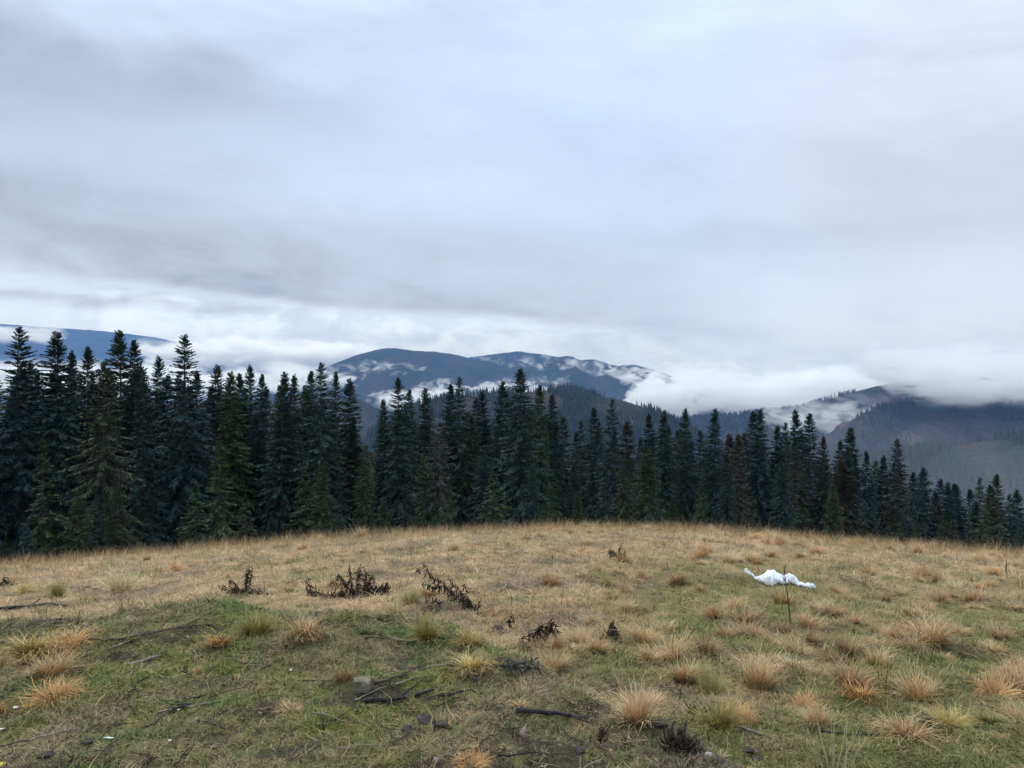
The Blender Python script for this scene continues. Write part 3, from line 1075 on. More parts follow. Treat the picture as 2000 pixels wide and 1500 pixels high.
G1 = 'spruces along the edge of the meadow'
FRONT = [
    (-60, 655, 44, 'tall', 0, 'tall dark spruce cut by the left edge of the photo', None, 1.1),
    (33, 637, 46, 'tall', 2, 'tall broad topped dark spruce nearest the left edge, against blue mountain', None, 1.2),
    (107, 645, 47, 'tall', 1, 'tall dark spruce with thick ragged top, second from the left edge', None, 1.15),
    (135, 683, 55, 'slim', 0, 'thin dark spruce half hidden behind second tall spruce from left', None, 1.0),
    (172, 674, 50, 'tall', 0, 'dark spruce with gappy bushy top between two taller left spruces', None, 1.0),
    (200, 704, 38, 'broad', 0, 'broad olive spruce with long drooping bare lower limbs, in front at left', M_olive, 1.0),
    (240, 643, 48, 'tall', 1, 'tall spruce with twin pointed tops at left, the higher of the pair', None, 1.0),
    (259, 662, 50, 'slim', 1, 'lower spruce of the twin topped pair at left', None, 1.0),
    (305, 692, 50, 'tall', 0, 'pointed spruce between the twin topped pair and the tall one', None, 0.85),
    (278, 745, 42, 'tall', 2, 'dark spruce with low top between two tall left groups', None, 0.9),
    (358, 652, 44, 'tall', 2, 'tall lone topped spruce with open upper branches, standing highest left of centre', None, 1.2),
    (388, 722, 47, 'tall', 0, 'spruce pressed against the right side of the tall open spruce', None, 0.9),
    (426, 710, 52, 'slim', 0, 'thin topped spruce with wispy pale tip right of tall open spruce', M_grey, 1.1),
    (453, 724, 48, 'tall', 1, 'green tinted full spruce among three close tips', M_young, 0.9),
    (469, 728, 53, 'slim', 1, 'middle of three close spruce tips left of centre', None, 1.0),
    (483, 711, 54, 'slim', 0, 'thin pointed spruce, tallest of three close tips left of centre', None, 1.0),
    (512, 729, 52, 'slim', 1, 'single very thin spruce tip standing alone left of centre', None, 0.9),
    (550, 725, 46, 'tall', 1, 'greyish spruce with pale drooping twigs, left of a twin tip', M_grey, 0.95),
    (571, 729, 50, 'slim', 0, 'thin spruce just right of the greyish spruce', None, 0.9),
    (602, 723, 48, 'slim', 1, 'narrow spruce left of the many tipped central group', None, 1.0),
    (627, 707, 44, 'tall', 2, 'full dark spruce, tallest of the group left of the gap', None, 1.05),
    (655, 724, 48, 'tall', 0, 'dark spruce leaning close on the right of the tallest of its group', None, 0.85),
    (683, 737, 46, 'tall', 1, 'pointed spruce at the left side of the valley gap', None, 0.9),
    (717, 868, 41, 'tall', 2, 'low green spruce standing in the valley gap', M_young, 0.85),
    (748, 777, 50, 'slim', 0, 'thin spruce at the right side of the valley gap', None, 1.0),
    (779, 735, 44, 'tall', 0, 'tall dark spruce right of the valley gap', None, 1.0),
    (801, 760, 47, 'slim', 1, 'spruce tucked behind the right side of tall gap spruce', None, 1.1),
    (832, 756, 46, 'tall', 1, 'evenly pointed spruce above the bare trunked tree', None, 0.9),
    (862, 822, 37, 'bare', 0, 'sparse spruce with pale bare trunk and drooping thin limbs', M_grey, 1.15),
    (884, 746, 48, 'slim', 0, 'thin left spruce of a close pair left of the tallest central one', None, 1.1),
    (901, 735, 47, 'tall', 2, 'right and higher spruce of a close pair near centre', None, 0.9),
    (929, 776, 52, 'slim', 1, 'short spruce tip against the pale clearing on the hill', None, 1.0),
    (944, 761, 50, 'slim', 0, 'slim spruce with ragged tip left of the tallest central spruce', None, 1.1),
    (980, 742, 48, 'tall', 1, 'spruce shouldering the tallest central spruce on its left', None, 0.9),
    (1018, 717, 42, 'tall', 0, 'tallest spruce in the middle of the photo, thick pointed crown', None, 1.1),
    (1056, 751, 46, 'slim', 1, 'slim green tinted spruce just right of tallest central spruce', M_young, 1.1),
    (1076, 768, 48, 'slim', 0, 'lower slim spruce two right of the tallest central spruce', None, 1.1),
    (1160, 795, 48, 'slim', 1, 'slim spruce left of the tall one right of centre', None, 1.1),
    (1193, 779, 42, 'tall', 2, 'tall spruce with pale hanging limbs right of centre', None, 0.95),
    (1262, 868, 38, 'broad', 1, 'broad low fresh green spruce with spreading boughs right of centre', M_young, 1.15),
    (1270, 806, 50, 'slim', 0, 'narrow spruce behind the broad green one', None, 1.1),
    (1300, 800, 46, 'tall', 1, 'dark spruce with bare lower trunk beside the broad green one', None, 0.95),
    (1338, 795, 47, 'tall', 0, 'pointed spruce against the fog bank, left of two alike', None, 0.85),
    (1393, 797, 46, 'tall', 1, 'pointed dark spruce standing apart before the fog bank', None, 0.9),
    (1470, 802, 54, 'slim', 1, 'left tip of the hazy spruce clump right of centre', None, 1.2),
    (1483, 797, 50, 'tall', 0, 'high hazy spruce at the left of the right hand clump', None, 0.95),
    (1516, 830, 52, 'slim', 0, 'low tip in the middle of the hazy right hand clump', None, 1.1),
    (1532, 824, 50, 'tall', 2, 'full spruce in the middle of hazy right hand clump', None, 0.85),
    (1558, 799, 54, 'tall', 1, 'high spruce in the right half of the hazy clump', None, 0.9),
    (1583, 806, 56, 'slim', 1, 'rightmost high tip of the hazy clump before the misty saddle', None, 1.2),
    (1605, 850, 52, 'tall', 0, 'lower spruce ending the hazy clump on the right', M_grey, 0.85),
    (1563, 885, 40, 'bare', 1, 'pale thin spruce with drooping grey limbs before hazy clump', M_grey, 1.1),
    (1436, 868, 44, 'bare', 0, 'thin brownish spruce at the left foot of hazy clump', M_grey, 1.0),
    (1640, 858, 60, 'slim', 0, 'slim spruce left of the lone pointed right hand spruce', M_grey, 1.1),
    (1660, 833, 56, 'tall', 1, 'lone pointed spruce against the brown right hand slope', None, 1.0),
    (1692, 880, 58, 'slim', 1, 'short spruce right of lone pointed right hand spruce', None, 1.0),
    (1725, 888, 62, 'slim', 0, 'misty slim spruce left of brown topped one', None, 1.1),
    (1752, 857, 60, 'tall', 2, 'misty spruce with brownish top, last high one to the right', M_grey, 0.95),
    (1806, 911, 75, 'tall', 0, 'misty pointed spruce low on the right hand slope', None, 1.0),
    (1850, 940, 80, 'tall', 1, 'faint misty spruce, left of two close ones on the right slope', None, 1.0),
    (1867, 946, 84, 'slim', 1, 'faint misty spruce, right of two close ones on right slope', None, 1.1),
    (1915, 932, 88, 'tall', 2, 'greenish misty spruce near the right edge, left of a pair', M_young, 0.9),
    (1945, 924, 84, 'tall', 0, 'greenish misty spruce near the right edge, higher of a pair', M_young, 0.95),
    (1986, 955, 88, 'tall', 1, 'very faint misty spruce touching the right edge', None, 1.0),
    (2060, 950, 90, 'tall', 0, 'misty spruce just past the right edge', None, 1.0),
    # young ones at the meadow's edge
    (85, 845, 38, 'young', 0, 'fresh green young spruce under the left edge group', M_young, 0.9),
    (215, 1000, 35, 'young', 1, 'small dark green spruce at foot of the broad olive spruce', M_young, 0.8),
    (425, 860, 39, 'young', 1, 'fresh green spruce with full skirt left of centre', M_young, 0.75),
    (618, 985, 36, 'young', 0, 'small green spruce at the meadow edge below the tallest left group', M_young, 1.0),
    (964, 915, 33, 'young', 0, 'pale green pyramid shaped young spruce at the meadow edge', M_young, 1.35),
    (850, 1003, 30, 'young', 1, 'tiny pale green spruce bush beside the bare trunked tree', M_young, 1.3),
    (1062, 985, 34, 'young', 1, 'small brownish green spruce right of the pale pyramid', M_olive, 1.0),
    (1372, 945, 36, 'young', 0, 'small yellow green spruce at the meadow edge right of centre', M_young, 1.1),
    (1745, 990, 52, 'young', 1, 'small olive spruce at the foot of the last high right spruces', M_olive, 0.9),
    (1845, 1010, 70, 'young', 0, 'small yellow green spruce low on the right misty slope', M_young, 1.2),
    (1120, 905, 44, 'tall', 1, 'low full spruce filling the dark gap right of centre', None, 0.9),
    (1230, 905, 42, 'tall', 0, 'low dark spruce left of the broad green one', None, 0.8),
]
for (px, top, D, kind, vi, label, needle, wide) in FRONT:
    plant(px, top, D, kind, vi, label, G1, needle, wide)

_env = np.array([(-200, 700), (0, 690), (140, 700), (330, 715), (470, 750), (600, 745), (690, 800), (715, 850), (750, 805), (900, 775), (1010, 775), (1090, 800), (1130, 812), (1200, 815),
                 (1320, 825), (1420, 840), (1500, 835), (1600, 845), (1640, 862), (1700, 882), (1780, 902), (1850, 935), (2000, 942), (2200, 950)], float)
rt = np.random.default_rng(77)
G2 = 'spruces standing deeper in the wood'
nback = 0
LM = [(90, 'pair at the left edge'), (220, 'broad olive spruce at left'), (320, 'twin topped pair'), (410, 'tall open spruce'), (500, 'three close tips'), (590, 'greyish spruce with its twin'), (700, 'group left of the valley gap'), (770, 'valley gap'), (840, 'tall spruce right of the gap'), (910, 'bare trunked tree'), (990, 'ragged topped slim spruce'), (1050, 'tallest central spruce'), (1130, 'pale young pyramid'), (1220, 'tall one right of centre'), (1320, 'broad fresh green spruce'), (1420, 'pointed pair before the fog'), (1520, 'left half of the hazy clump'), (1620, 'right half of the hazy clump'), (1700, 'lone pointed right hand spruce'), (1780, 'brown topped misty spruce'), (9999, 'faint misty trees on the right slope')]


def beside(px):
    """the landmark of the front row that stands at this bearing"""
    return next(t_ for a_, t_ in LM if px < a_)


for i in range(185):
    px = -120 + 2240 * ((i * 0.6180339) % 1.0) + rt.uniform(-15, 15)
    D = rt.uniform(45, 66) if i % 2 else rt.uniform(50, 95)
    D = D + (24 if px > 1700 else 0)
    top = np.interp(px, _env[:, 0], _env[:, 1]) + 4 + 85 * rt.uniform(0, 1) ** 1.6
    kd = ('tall', 'slim', 'tall')[i % 3]
    x = (px - 1000) / FPX * D
    h = EYE - (top - HZ) / FPX * D - float(height(x, D, False))
    if h < 5 or h > 30:
        continue
    nback += 1
    where = beside(px)
    plant(px, top, D, kd, i, (('dark', 'brownish', 'greyish', 'dark', 'olive')[i % 5] if px > 1000 else ('dark', 'dark', 'green', 'dark', 'olive')[i % 5]) + ' spruce deep in the wood behind the ' + where, G2, (None, M_brownish, M_grey, None, M_olive)[i % 5] if px > 1000 else (None, None, M_young, None, M_olive)[i % 5], rt.uniform(0.9, 1.2))
G3 = 'low spruces along the foot of the wood'
for i in range(46):
    px = -120 + 2240 * (i + rt.uniform(0.1, 0.9)) / 46
    D = rt.uniform(33, 43) + (14 if px > 1680 else 0)
    cr = np.interp(px, _crest[:, 0], _crest[:, 1])
    top = cr - rt.uniform(45, 165) * (1.0 if px < 1650 else 0.55)
    plant(px, top, D, ('young', 'broad', 'young', 'tall')[i % 4], i, 'low ' + ('green', 'dark', 'olive', 'dark', 'green')[i % 5] + ' spruce at the foot of the ' + beside(px), G3, (M_young, None, M_olive, None, M_young)[i % 5], rt.uniform(0.9, 1.15))


# far forest: one mass
def low_spruce(seed):
    g = np.random.default_rng(seed)
    Vs, Fs, k = [], [], 0
    n = 7
    for j in range(7):
        z0 = 0.08 + j * 0.128
        z1 = min(z0 + 0.26, 1.0)
        r = 0.17 * (1 - z0) ** 0.85 * g.uniform(.85, 1.15)
        a = np.arange(n) / n * 6.283 + g.uniform(0, 6)
        rr = r * g.uniform(0.65, 1.2, n)
        Vs.append(np.column_stack([rr * np.cos(a), rr * np.sin(a), z0 + g.uniform(-.03, .03, n)]))
        Vs.append([[0, 0, z1]])
        for q in range(n):
            Fs.append((k + q, k + (q + 1) % n, k + n))
        k += n + 1
    Va = np.concatenate(Vs)
    return Va, np.array(Fs), np.repeat(g.uniform(0.7, 1.3, (len(Va), 1)), 3, 1)


LSP = lib('far_spruces', [mesh_np('far_spruce', *low_spruce(s)[:2], M_inst, low_spruce(s)[2], link=False) for s in (1, 2, 3)])


def forest_pts(Vh, n, hrange, dens_sc, thr, seed, vr=(0.2, 0.62), ur=(0.0, 1.0)):
    g = np.random.default_rng(seed)
    nu, nv = Vh.shape[:2]
    u = g.uniform(ur[0], ur[1], n) * (nu - 1.001)
    v = g.uniform(vr[0], vr[1], n) * (nv - 1.001)
    i, j = u.astype(int), v.astype(int)
    fu, fv = (u - i)[:, None], (v - j)[:, None]
    P = Vh[i, j] * (1 - fu) * (1 - fv) + Vh[i + 1, j] * fu * (1 - fv) + Vh[i, j + 1] * (1 - fu) * fv + Vh[i + 1, j + 1] * fu * fv
    keep = fbm(P[:, 0] * dens_sc, P[:, 1] * dens_sc, 4, seed=seed) > thr + g.normal(0, 0.08, n)
    P = P[keep]
    return P, g.uniform(hrange[0], hrange[1], len(P))


pts, hts = [], []
for a in (forest_pts(V_c, 9000, (9, 17), 1 / 140, -0.12, 1, (0.25, 0.62)),
          forest_pts(V_e, 9000, (10, 20), 1 / 180, -0.2, 2, (0.2, 0.66)),
          forest_pts(V_d2, 9000, (11, 20), 1 / 260, -0.02, 3, (0.15, 0.66)),
          forest_pts(V_d1, 9000, (12, 20), 1 / 300, 0.0, 4, (0.2, 0.66))):
    pts.append(a[0])
    hts.append(a[1])
# the wood running down our own slope
q = np.random.default_rng(9)
rr_ = 95 + 850 * q.uniform(0, 1, 12000) ** 1.5
aa = q.uniform(-0.66, 0.66, 12000)
xx_, yy_ = rr_ * np.sin(aa), rr_ * np.cos(aa)
kp = (aa < 0.42) | (rr_ > 130)
P_ = np.stack([xx_, yy_, height(xx_, yy_, False)], -1)[kp]
pts.append(P_)
hts.append(q.uniform(11, 19, len(P_)))
P_, h_ = np.concatenate(pts), np.concatenate(hts)
n_ = len(P_)
tt_ = np.array((0.030, 0.044, 0.030)) * q.uniform(0.7, 1.3, (n_, 1))
tt_ = np.where((q.uniform(size=n_) < 0.15)[:, None], np.array((0.06, 0.055, 0.035)), tt_)
scatter('forest', P_ - np.array((0, 0, 0.5)), tt_, q.uniform(0, 6.28, n_), np.stack([h_ * 1.05, h_ * 1.05, h_], -1), q.integers(0, 3, n_), LSP)

# ------------------------------------------------------------------ grass tussocks
TU = {}
gt = np.random.default_rng(31)
for nm, (nbl, Ln, wd, ln, cu) in {'dome': (480, 0.25, 0.0056, 0.90, 1.35), 'spiky': (430, 0.25, 0.0056, 0.62, 0.65), 'flat': (300, 0.20, 0.0058, 1.25, 0.7), 'tall': (420, 0.30, 0.0052, 0.50, 0.85)}.items():
    TU[nm] = []
    for i in range(3):
        v_, f_, t_ = blades(gt, nbl, Ln, wd, 1, ln, 4, 0.055, cu)
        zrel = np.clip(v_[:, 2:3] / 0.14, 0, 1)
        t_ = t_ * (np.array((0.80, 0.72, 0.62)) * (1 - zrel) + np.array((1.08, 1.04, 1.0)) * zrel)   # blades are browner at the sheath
        if nm in ('tall', 'spiky'):
            v2, f2, t2 = blades(gt, 22, Ln * 1.6, wd * 0.8, 1, 0.45, 4, 0.05, 0.4)
            f_ = np.vstack([f_, f2 + len(v_)])
            v_ = np.vstack([v_, v2])
            t_ = np.vstack([t_, t2 * 1.25])
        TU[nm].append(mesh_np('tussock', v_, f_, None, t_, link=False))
MT = {
    'straw': mat_leafy("straw_blades", [(0.56, 0.395, 0.205), (0.50, 0.345, 0.18), (0.60, 0.43, 0.24)], 0.7),
    'orange': mat_leafy("orange_straw_blades", [(0.55, 0.32, 0.13), (0.58, 0.36, 0.16)], 0.7),
    'pale': mat_leafy("pale_straw_blades", [(0.62, 0.49, 0.29), (0.56, 0.43, 0.25)], 0.7),
    'yellow': mat_leafy("yellow_blades", [(0.50, 0.39, 0.145), (0.54, 0.41, 0.165)], 0.7),
    'olive': mat_leafy("olive_blades", [(0.28, 0.255, 0.085), (0.32, 0.28, 0.10)], 0.7),
    'green': mat_leafy("green_blades", [(0.105, 0.14, 0.042), (0.13, 0.15, 0.05)], 0.7),
    'brown': mat_leafy("brown_blades", [(0.46, 0.30, 0.165), (0.40, 0.265, 0.15)], 0.7),
}
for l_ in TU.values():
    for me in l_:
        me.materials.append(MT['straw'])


def tussock(p, width, kind, colr, label, group, i, hs=1.0):
    me = TU[kind][i % 3]
    o = bpy.data.objects.new('grass_tussock', me)
    C.objects.link(o)
    base = {'dome': 0.36, 'spiky': 0.34, 'flat': 0.40, 'tall': 0.38}[kind]
    s = width / base * 0.86
    o.location = (p[0], p[1], p[2] - 0.01)
    o.scale = (s * rnd.uniform(0.9, 1.15), s * rnd.uniform(0.75, 1.1), s * hs * rnd.uniform(0.8, 1.05))
    o.rotation_euler = (rnd.uniform(-.28, .28), rnd.uniform(-.28, .28), rnd.uniform(0, 6.28))
    o.material_slots[0].link = 'OBJECT'
    o.material_slots[0].material = MT[colr]
    tag(o, label, 'grass tussock', group)
    return o


GT = 'large grass tussocks'
TUS = [
    (497, 1243, 100, 'spiky', 'olive', 'olive green spiky tussock between the orange cushion and the straw one on the mound', 1.1),
    (600, 1243, 118, 'dome', 'straw', 'wide straw tussock with a pale upright wisp, right of olive tussock', 0.9),
    (592, 1228, 50, 'tall', 'pale', 'pale upright wisp of grass rising from the wide straw tussock', 0.9),
    (428, 1258, 78, 'dome', 'orange', 'bright orange low cushion of grass left of the olive tussock', 0.7),
    (130, 1268, 95, 'dome', 'orange', 'orange straw tussock at left, upper right of its cluster', 0.9),
    (60, 1272, 120, 'dome', 'yellow', 'broad yellowish straw tussock against the left edge', 0.8),
    (5, 1300, 70, 'dome', 'straw', 'straw tussock cut by left edge below the broad yellowish one', 0.8),
    (105, 1320, 100, 'spiky', 'straw', 'straw tussock between the upper and lower orange ones at left', 0.8),
    (108, 1366, 115, 'dome', 'orange', 'reddish orange tussock with pale trailing blades, lowest at left', 0.85),
    (5, 1390, 60, 'dome', 'orange', 'small orange tuft cut by the left edge beside white scrap', 0.8),
    (835, 1245, 92, 'spiky', 'olive', 'olive yellow spiky tussock left of two yellow tussocks', 1.0),
    (920, 1258, 85, 'dome', 'yellow', 'yellow tussock, farther of the two stacked near the middle', 0.8),
    (926, 1308, 118, 'dome', 'yellow', 'round pale yellow tussock, nearer of the two near the middle', 0.85),
    (672, 1332, 68, 'spiky', 'brown', 'small red brown prickly tussock above the square stone', 0.85),
    (805, 1180, 62, 'spiky', 'olive', 'olive tussock at the mound edge between two dead weeds', 0.9),
    (565, 1157, 45, 'flat', 'green', 'small dark green tuft at the mound edge between dead weeds', 0.9),
    (238, 1158, 85, 'tall', 'pale', 'tall pale straw tussock at the mound edge on the left', 0.8),
    (112, 1163, 62, 'spiky', 'olive', 'olive straw tussock at the left mound edge, right of two', 0.8),
    (48, 1160, 62, 'dome', 'yellow', 'yellowish tussock at the left mound edge, left of two', 0.8),
    (1245, 1408, 118, 'spiky', 'straw', 'big straw tussock alone on the right shoulder of the mound', 1.0),
    (935, 1402, 62, 'flat', 'orange', 'flat orange tuft in the middle foreground', 0.6),
    (920, 1499, 75, 'dome', 'orange', 'orange tuft at the bottom edge near the middle', 0.7),
    (498, 1352, 62, 'flat', 'orange', 'flat orange tuft left of the red brown tussock', 0.6),
    (800, 1306, 48, 'flat', 'brown', 'small pinkish brown tuft left of the round yellow tussock', 0.6),
    (262, 1425, 55, 'flat', 'yellow', 'small yellow green tuft in the lower left foreground', 0.7),
    (1268, 1290, 75, 'dome', 'straw', 'straw tussock at the left end of the close right hand cluster', 0.9),
    (1312, 1292, 95, 'spiky', 'straw', 'full straw tussock in the back of the close right hand cluster', 0.9),
    (1335, 1330, 95, 'spiky', 'straw', 'sandy straw tussock in the middle of the close cluster', 0.9),
    (1285, 1330, 60, 'flat', 'yellow', 'small yellow tuft left in the close cluster', 0.7),
    (1188, 1320, 62, 'flat', 'green', 'dark green tuft on the mound shoulder left of the cluster', 0.9),
    (1392, 1350, 95, 'tall', 'olive', 'greenish straw tussock with tall pale stalks right in the cluster', 0.75),
    (1405, 1420, 120, 'spiky', 'olive', 'large olive straw tussock drooping over bare earth', 0.9),
    (1445, 1405, 85, 'dome', 'orange', 'orange straw tussock just right of the large olive one', 0.9),
    (1383, 1278, 82, 'spiky', 'brown', 'brownish straw tussock above the close cluster', 0.9),
    (1392, 1207, 78, 'tall', 'brown', 'brown tall grass tussock, left of two below the white bag', 0.8),
    (1455, 1220, 80, 'tall', 'brown', 'brown tall grass tussock, right of two below the white bag', 0.8),
    (1412, 1248, 60, 'spiky', 'straw', 'small straw tussock between the two brown tall ones', 0.9),
    (1500, 1262, 62, 'spiky', 'straw', 'straw tussock left of the thin sapling foot', 0.9),
    (1530, 1240, 52, 'tall', 'brown', 'brown tussock standing around the thin sapling foot', 0.8),
    (1585, 1258, 62, 'spiky', 'brown', 'brown straw tussock right of the thin sapling', 0.85),
    (1566, 1208, 45, 'flat', 'straw', 'low straw tuft right of the thin sapling below the bag', 0.8),
    (1542, 1303, 78, 'dome', 'pale', 'pale dome of straw alone on green turf', 0.8),
    (1612, 1310, 52, 'flat', 'brown', 'low brownish tuft right of the pale dome', 0.7),
    (1570, 1385, 82, 'dome', 'orange', 'orange straw tussock, upper of two left of the round orange one', 0.8),
    (1600, 1412, 72, 'spiky', 'straw', 'sandy straw tussock, lower of two left of the round orange one', 0.9),
    (1708, 1305, 95, 'tall', 'straw', 'tall loose straw tussock above the round orange one', 0.9),
    (1760, 1222, 72, 'dome', 'brown', 'reddish mat of grass high in the right meadow', 0.7),
    (1822, 1262, 115, 'tall', 'straw', 'wide tall sandy tussock in the right meadow', 0.75),
    (1955, 1250, 68, 'tall', 'brown', 'brownish upright tussock near the right edge', 0.8),
    (1675, 1362, 112, 'dome', 'orange', 'round orange straw tussock in the right foreground', 0.9),
    (1797, 1372, 120, 'spiky', 'straw', 'large straw tussock with long crossing blades right foreground', 0.9),
    (1975, 1325, 95, 'dome', 'straw', 'straw tussock cut by right edge, above its neighbour', 0.9),
    (1942, 1362, 115, 'dome', 'orange', 'orange straw tussock close to the right edge', 0.85),
    (1855, 1418, 100, 'tall', 'yellow', 'yellow tussock crowned with pale spikes over dark earth lumps', 0.65),
    (1930, 1412, 65, 'tall', 'olive', 'yellow green spiky tuft right of the pale spiked one', 0.7),
    (1955, 1445, 62, 'flat', 'straw', 'flattened straw tuft low near the right edge', 0.8),
    (1600, 1500, 80, 'flat', 'olive', 'olive tuft at the foot of the tall pale stalks', 0.8),
]
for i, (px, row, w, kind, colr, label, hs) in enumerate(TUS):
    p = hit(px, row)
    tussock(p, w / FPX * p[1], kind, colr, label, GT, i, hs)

GS = 'small tussocks scattered over the meadow'
rs = np.random.default_rng(44)
n = 0
done = [hit(t[0], t[1])[:2] for t in TUS]
while n < 235:
    x, y = ring_pts(rs, 1, 5.5, 23.5, 0.62, 1.6)
    x, y = float(x[0]), float(y[0])
    if rs.uniform() < 0.5:      # tussocks crowd together
        q_ = done[rs.integers(0, len(done))]
        a_, d_ = rs.uniform(0, 6.28), rs.uniform(0.28, 0.6)
        x, y = q_[0] + d_ * math.cos(a_), q_[1] + d_ * math.sin(a_)
        if not 5.2 < math.hypot(x, y) < 23.5:
            continue
    if mound(x, y) > 0.2:
        continue
    th = math.atan2(x, y)
    if rs.uniform() > 0.25 + 0.75 * float(sm(-0.05, 0.25, th)):
        continue
    if any((x - a) ** 2 + (y - b) ** 2 < 0.07 for a, b in done):
        continue
    done.append((x, y))
    p = (x, y, float(height(x, y)))
    cl_ = ('straw', 'brown', 'straw', 'pale', 'straw', 'brown', 'straw', 'olive')[n % 8] if math.hypot(x, y) < 11 else ('straw', 'pale', 'straw', 'straw', 'orange')[n % 5]
    tussock(p, rs.uniform(0.22, 0.46), ('dome', 'spiky', 'tall', 'flat')[n % 4], cl_,
            'small %s tussock dotted over the %s %s of the meadow' % (cl_, 'near' if math.hypot(x, y) < 10 else 'middle' if math.hypot(x, y) < 16 else 'far', 'left part' if th < -.2 else 'centre' if th < .15 else 'right part'), GS, n, rs.uniform(0.6, 0.95))
    n += 1
GM = 'small tufts on the mound'
n = 0
while n < 40:
    x, y = ring_pts(rs, 1, 2.6, 5.8, 0.62, 1.6)
    x, y = float(x[0]), float(y[0])
    if mound(x, y) < 0.7 or any((x - a) ** 2 + (y - b) ** 2 < 0.05 for a, b in done):
        continue
    done.append((x, y))
    tussock((x, y, float(height(x, y))), rs.uniform(0.08, 0.17), ('flat', 'dome', 'spiky')[n % 3], ('olive', 'green', 'straw', 'brown', 'olive')[n % 5],
            'little tuft of grass among many alike on the matted mound', GM, n, rs.uniform(0.5, 0.8))
    n += 1

# ------------------------------------------------------------------ dead weeds with curled leaves
lf = []
for i in range(3):
    g = np.random.default_rng(60 + i)
    tt = np.linspace(0, 1, 5)
    ww = np.array([0.10, 0.42, 0.5, 0.3, 0.02]) * 0.34
    ang = np.cumsum(g.uniform(0.1, 0.5, 5)) - 0.3
    px_ = np.cumsum(np.sin(ang)) * 0.22
    pz_ = -np.cumsum(np.cos(ang)) * 0.22
    fold = g.uniform(0.05, 0.16)
    Lf = np.column_stack([px_ + fold, -ww / 2, pz_])
    Md = np.column_stack([px_, 0 * ww, pz_])
    Rt = np.column_stack([px_ + fold * 1.2, ww / 2, pz_])
    Vl = np.stack([Lf, Md, Rt], 0).reshape(-1, 3)
    Fl = grid_faces(3, 5)
    lf.append(mesh_np('leaf', Vl, Fl, M_wleaf, smooth=True, link=False))


def weed(px, row, stems, label, name='dead_weed', nleaf=(0.055,), leaf=0.055, rad=0.0055, depth=0.10, seed=0, m=None, group='dead weeds', nostem=False):
    """stems: polylines in photo pixels relative to the foot; leaves hang from them"""
    g = random.Random(seed + int(px))
    p0 = hit(px, row)
    k = p0[1] / FPX
    root = empty(name, (p0[0], p0[1], p0[2]))
    tag(root, label, 'weed', group)
    allp = []
    tubes = []
    for st in [q_ for q_ in stems for _ in range(2 if len(stems) > 3 else 1)]:
        st = [(a_ * (1 + g.uniform(-.12, .12)) + g.uniform(-2.5, 2.5), b_ * (1 + g.uniform(-.15, .12))) for a_, b_ in st]
        nn = 12
        pts_ = np.array(st, float)
        s = np.concatenate([[0], np.cumsum(np.hypot(*np.diff(pts_, axis=0).T))])
        q_ = np.linspace(0, s[-1], nn)
        u = np.interp(q_, s, pts_[:, 0]) * k
        w = -np.interp(q_, s, pts_[:, 1]) * k
        dd = g.uniform(-depth, depth)
        d0 = g.uniform(-depth, depth) * 0.4
        yv = d0 + (dd - d0) * np.linspace(0, 1, nn) + 0.004 * np.array([g.gauss(0, 1) for _ in range(nn)])
        u = u + 0.004 * np.array([g.gauss(0, 1) for _ in range(nn)])
        pp = np.column_stack([u, yv, w])
        # a stem never runs under the turf
        gz_ = height(pp[:, 0] + p0[0], pp[:, 1] + p0[1]) - p0[2]
        pp[:, 2] = np.maximum(pp[:, 2], gz_ + 0.006)
        o = mesh_np('stem', *tube(pp, np.linspace(rad, rad * 0.45, nn), 5), m or M_weed, smooth=True, parent=root)
        L = s[-1] * k
        for j in range(max(3, int(1.9 * L / nleaf[0]))):
            f = g.uniform(0.12, 1.0) * (nn - 1)
            i0 = int(min(f, nn - 2))
            q3 = pp[i0] + (pp[i0 + 1] - pp[i0]) * (f - i0)
            sc = leaf * 1.25 * g.uniform(0.6, 1.35)
            gh = float(height(q3[0] + p0[0], q3[1] + p0[1])) - p0[2]
            flatl = q3[2] - gh < sc * 0.6
            part('leaf', lf[g.randrange(3)], root, tuple(q3 + np.array((0, 0, 0.01 if flatl else 0))), (g.uniform(-.4, .4), (g.uniform(-1.9, -1.2) if flatl else g.uniform(-.6, .5)), g.uniform(0, 6.28)), (sc, sc, sc))
    return root


weed(478, 1160, [[(2, 2), (4, -22), (12, -55)], [(0, 0), (-22, -6), (-48, -16)], [(-4, -4), (-18, -18), (-34, -34)], [(0, 0), (25, 2), (52, 4)], [(4, 0), (-10, 0), (-26, -4)], [(3, -8), (7, -30), (9, -50)]],
     'low dead weed with one upright dark bud spike, leftmost on the mound edge', leaf=0.05, nleaf=(0.022,), seed=1)
weed(690, 1166, [[(-60, -6), (-85, -14), (-96, -32)], [(-70, -4), (-40, 2), (0, 0), (60, 2)], [(-4, 0), (-2, -30), (-6, -60)], [(8, 0), (10, -30), (14, -62)], [(0, -4), (-12, -24), (-30, -44), (-38, -30)],
                 [(15, 0), (24, -22), (40, -42)], [(20, 0), (45, -14), (70, -4)], [(40, 0), (58, -10), (74, -36)], [(5, 0), (25, -18), (22, -48)], [(-10, 0), (-20, -10), (-40, -8)], [(10, -2), (30, -8), (52, -16)]],
     'largest dead weed, dark leafy thicket in the middle of mound edge', leaf=0.062, nleaf=(0.026,), seed=2)
weed(932, 1196, [[(0, 0), (-40, -30), (-80, -65), (-112, -92)], [(2, 0), (-22, -26), (-55, -62)], [(-6, -6), (-40, -36), (-70, -46), (-112, -50)], [(-4, -2), (-20, -30), (-24, -54)], [(-60, -18), (-80, -14), (-105, -12)], [(0, 0), (4, -12), (2, -26)]],
     'dead weed leaning far to the left with leaves hanging along slanting stems', leaf=0.055, nleaf=(0.030,), seed=3, rad=0.0045)
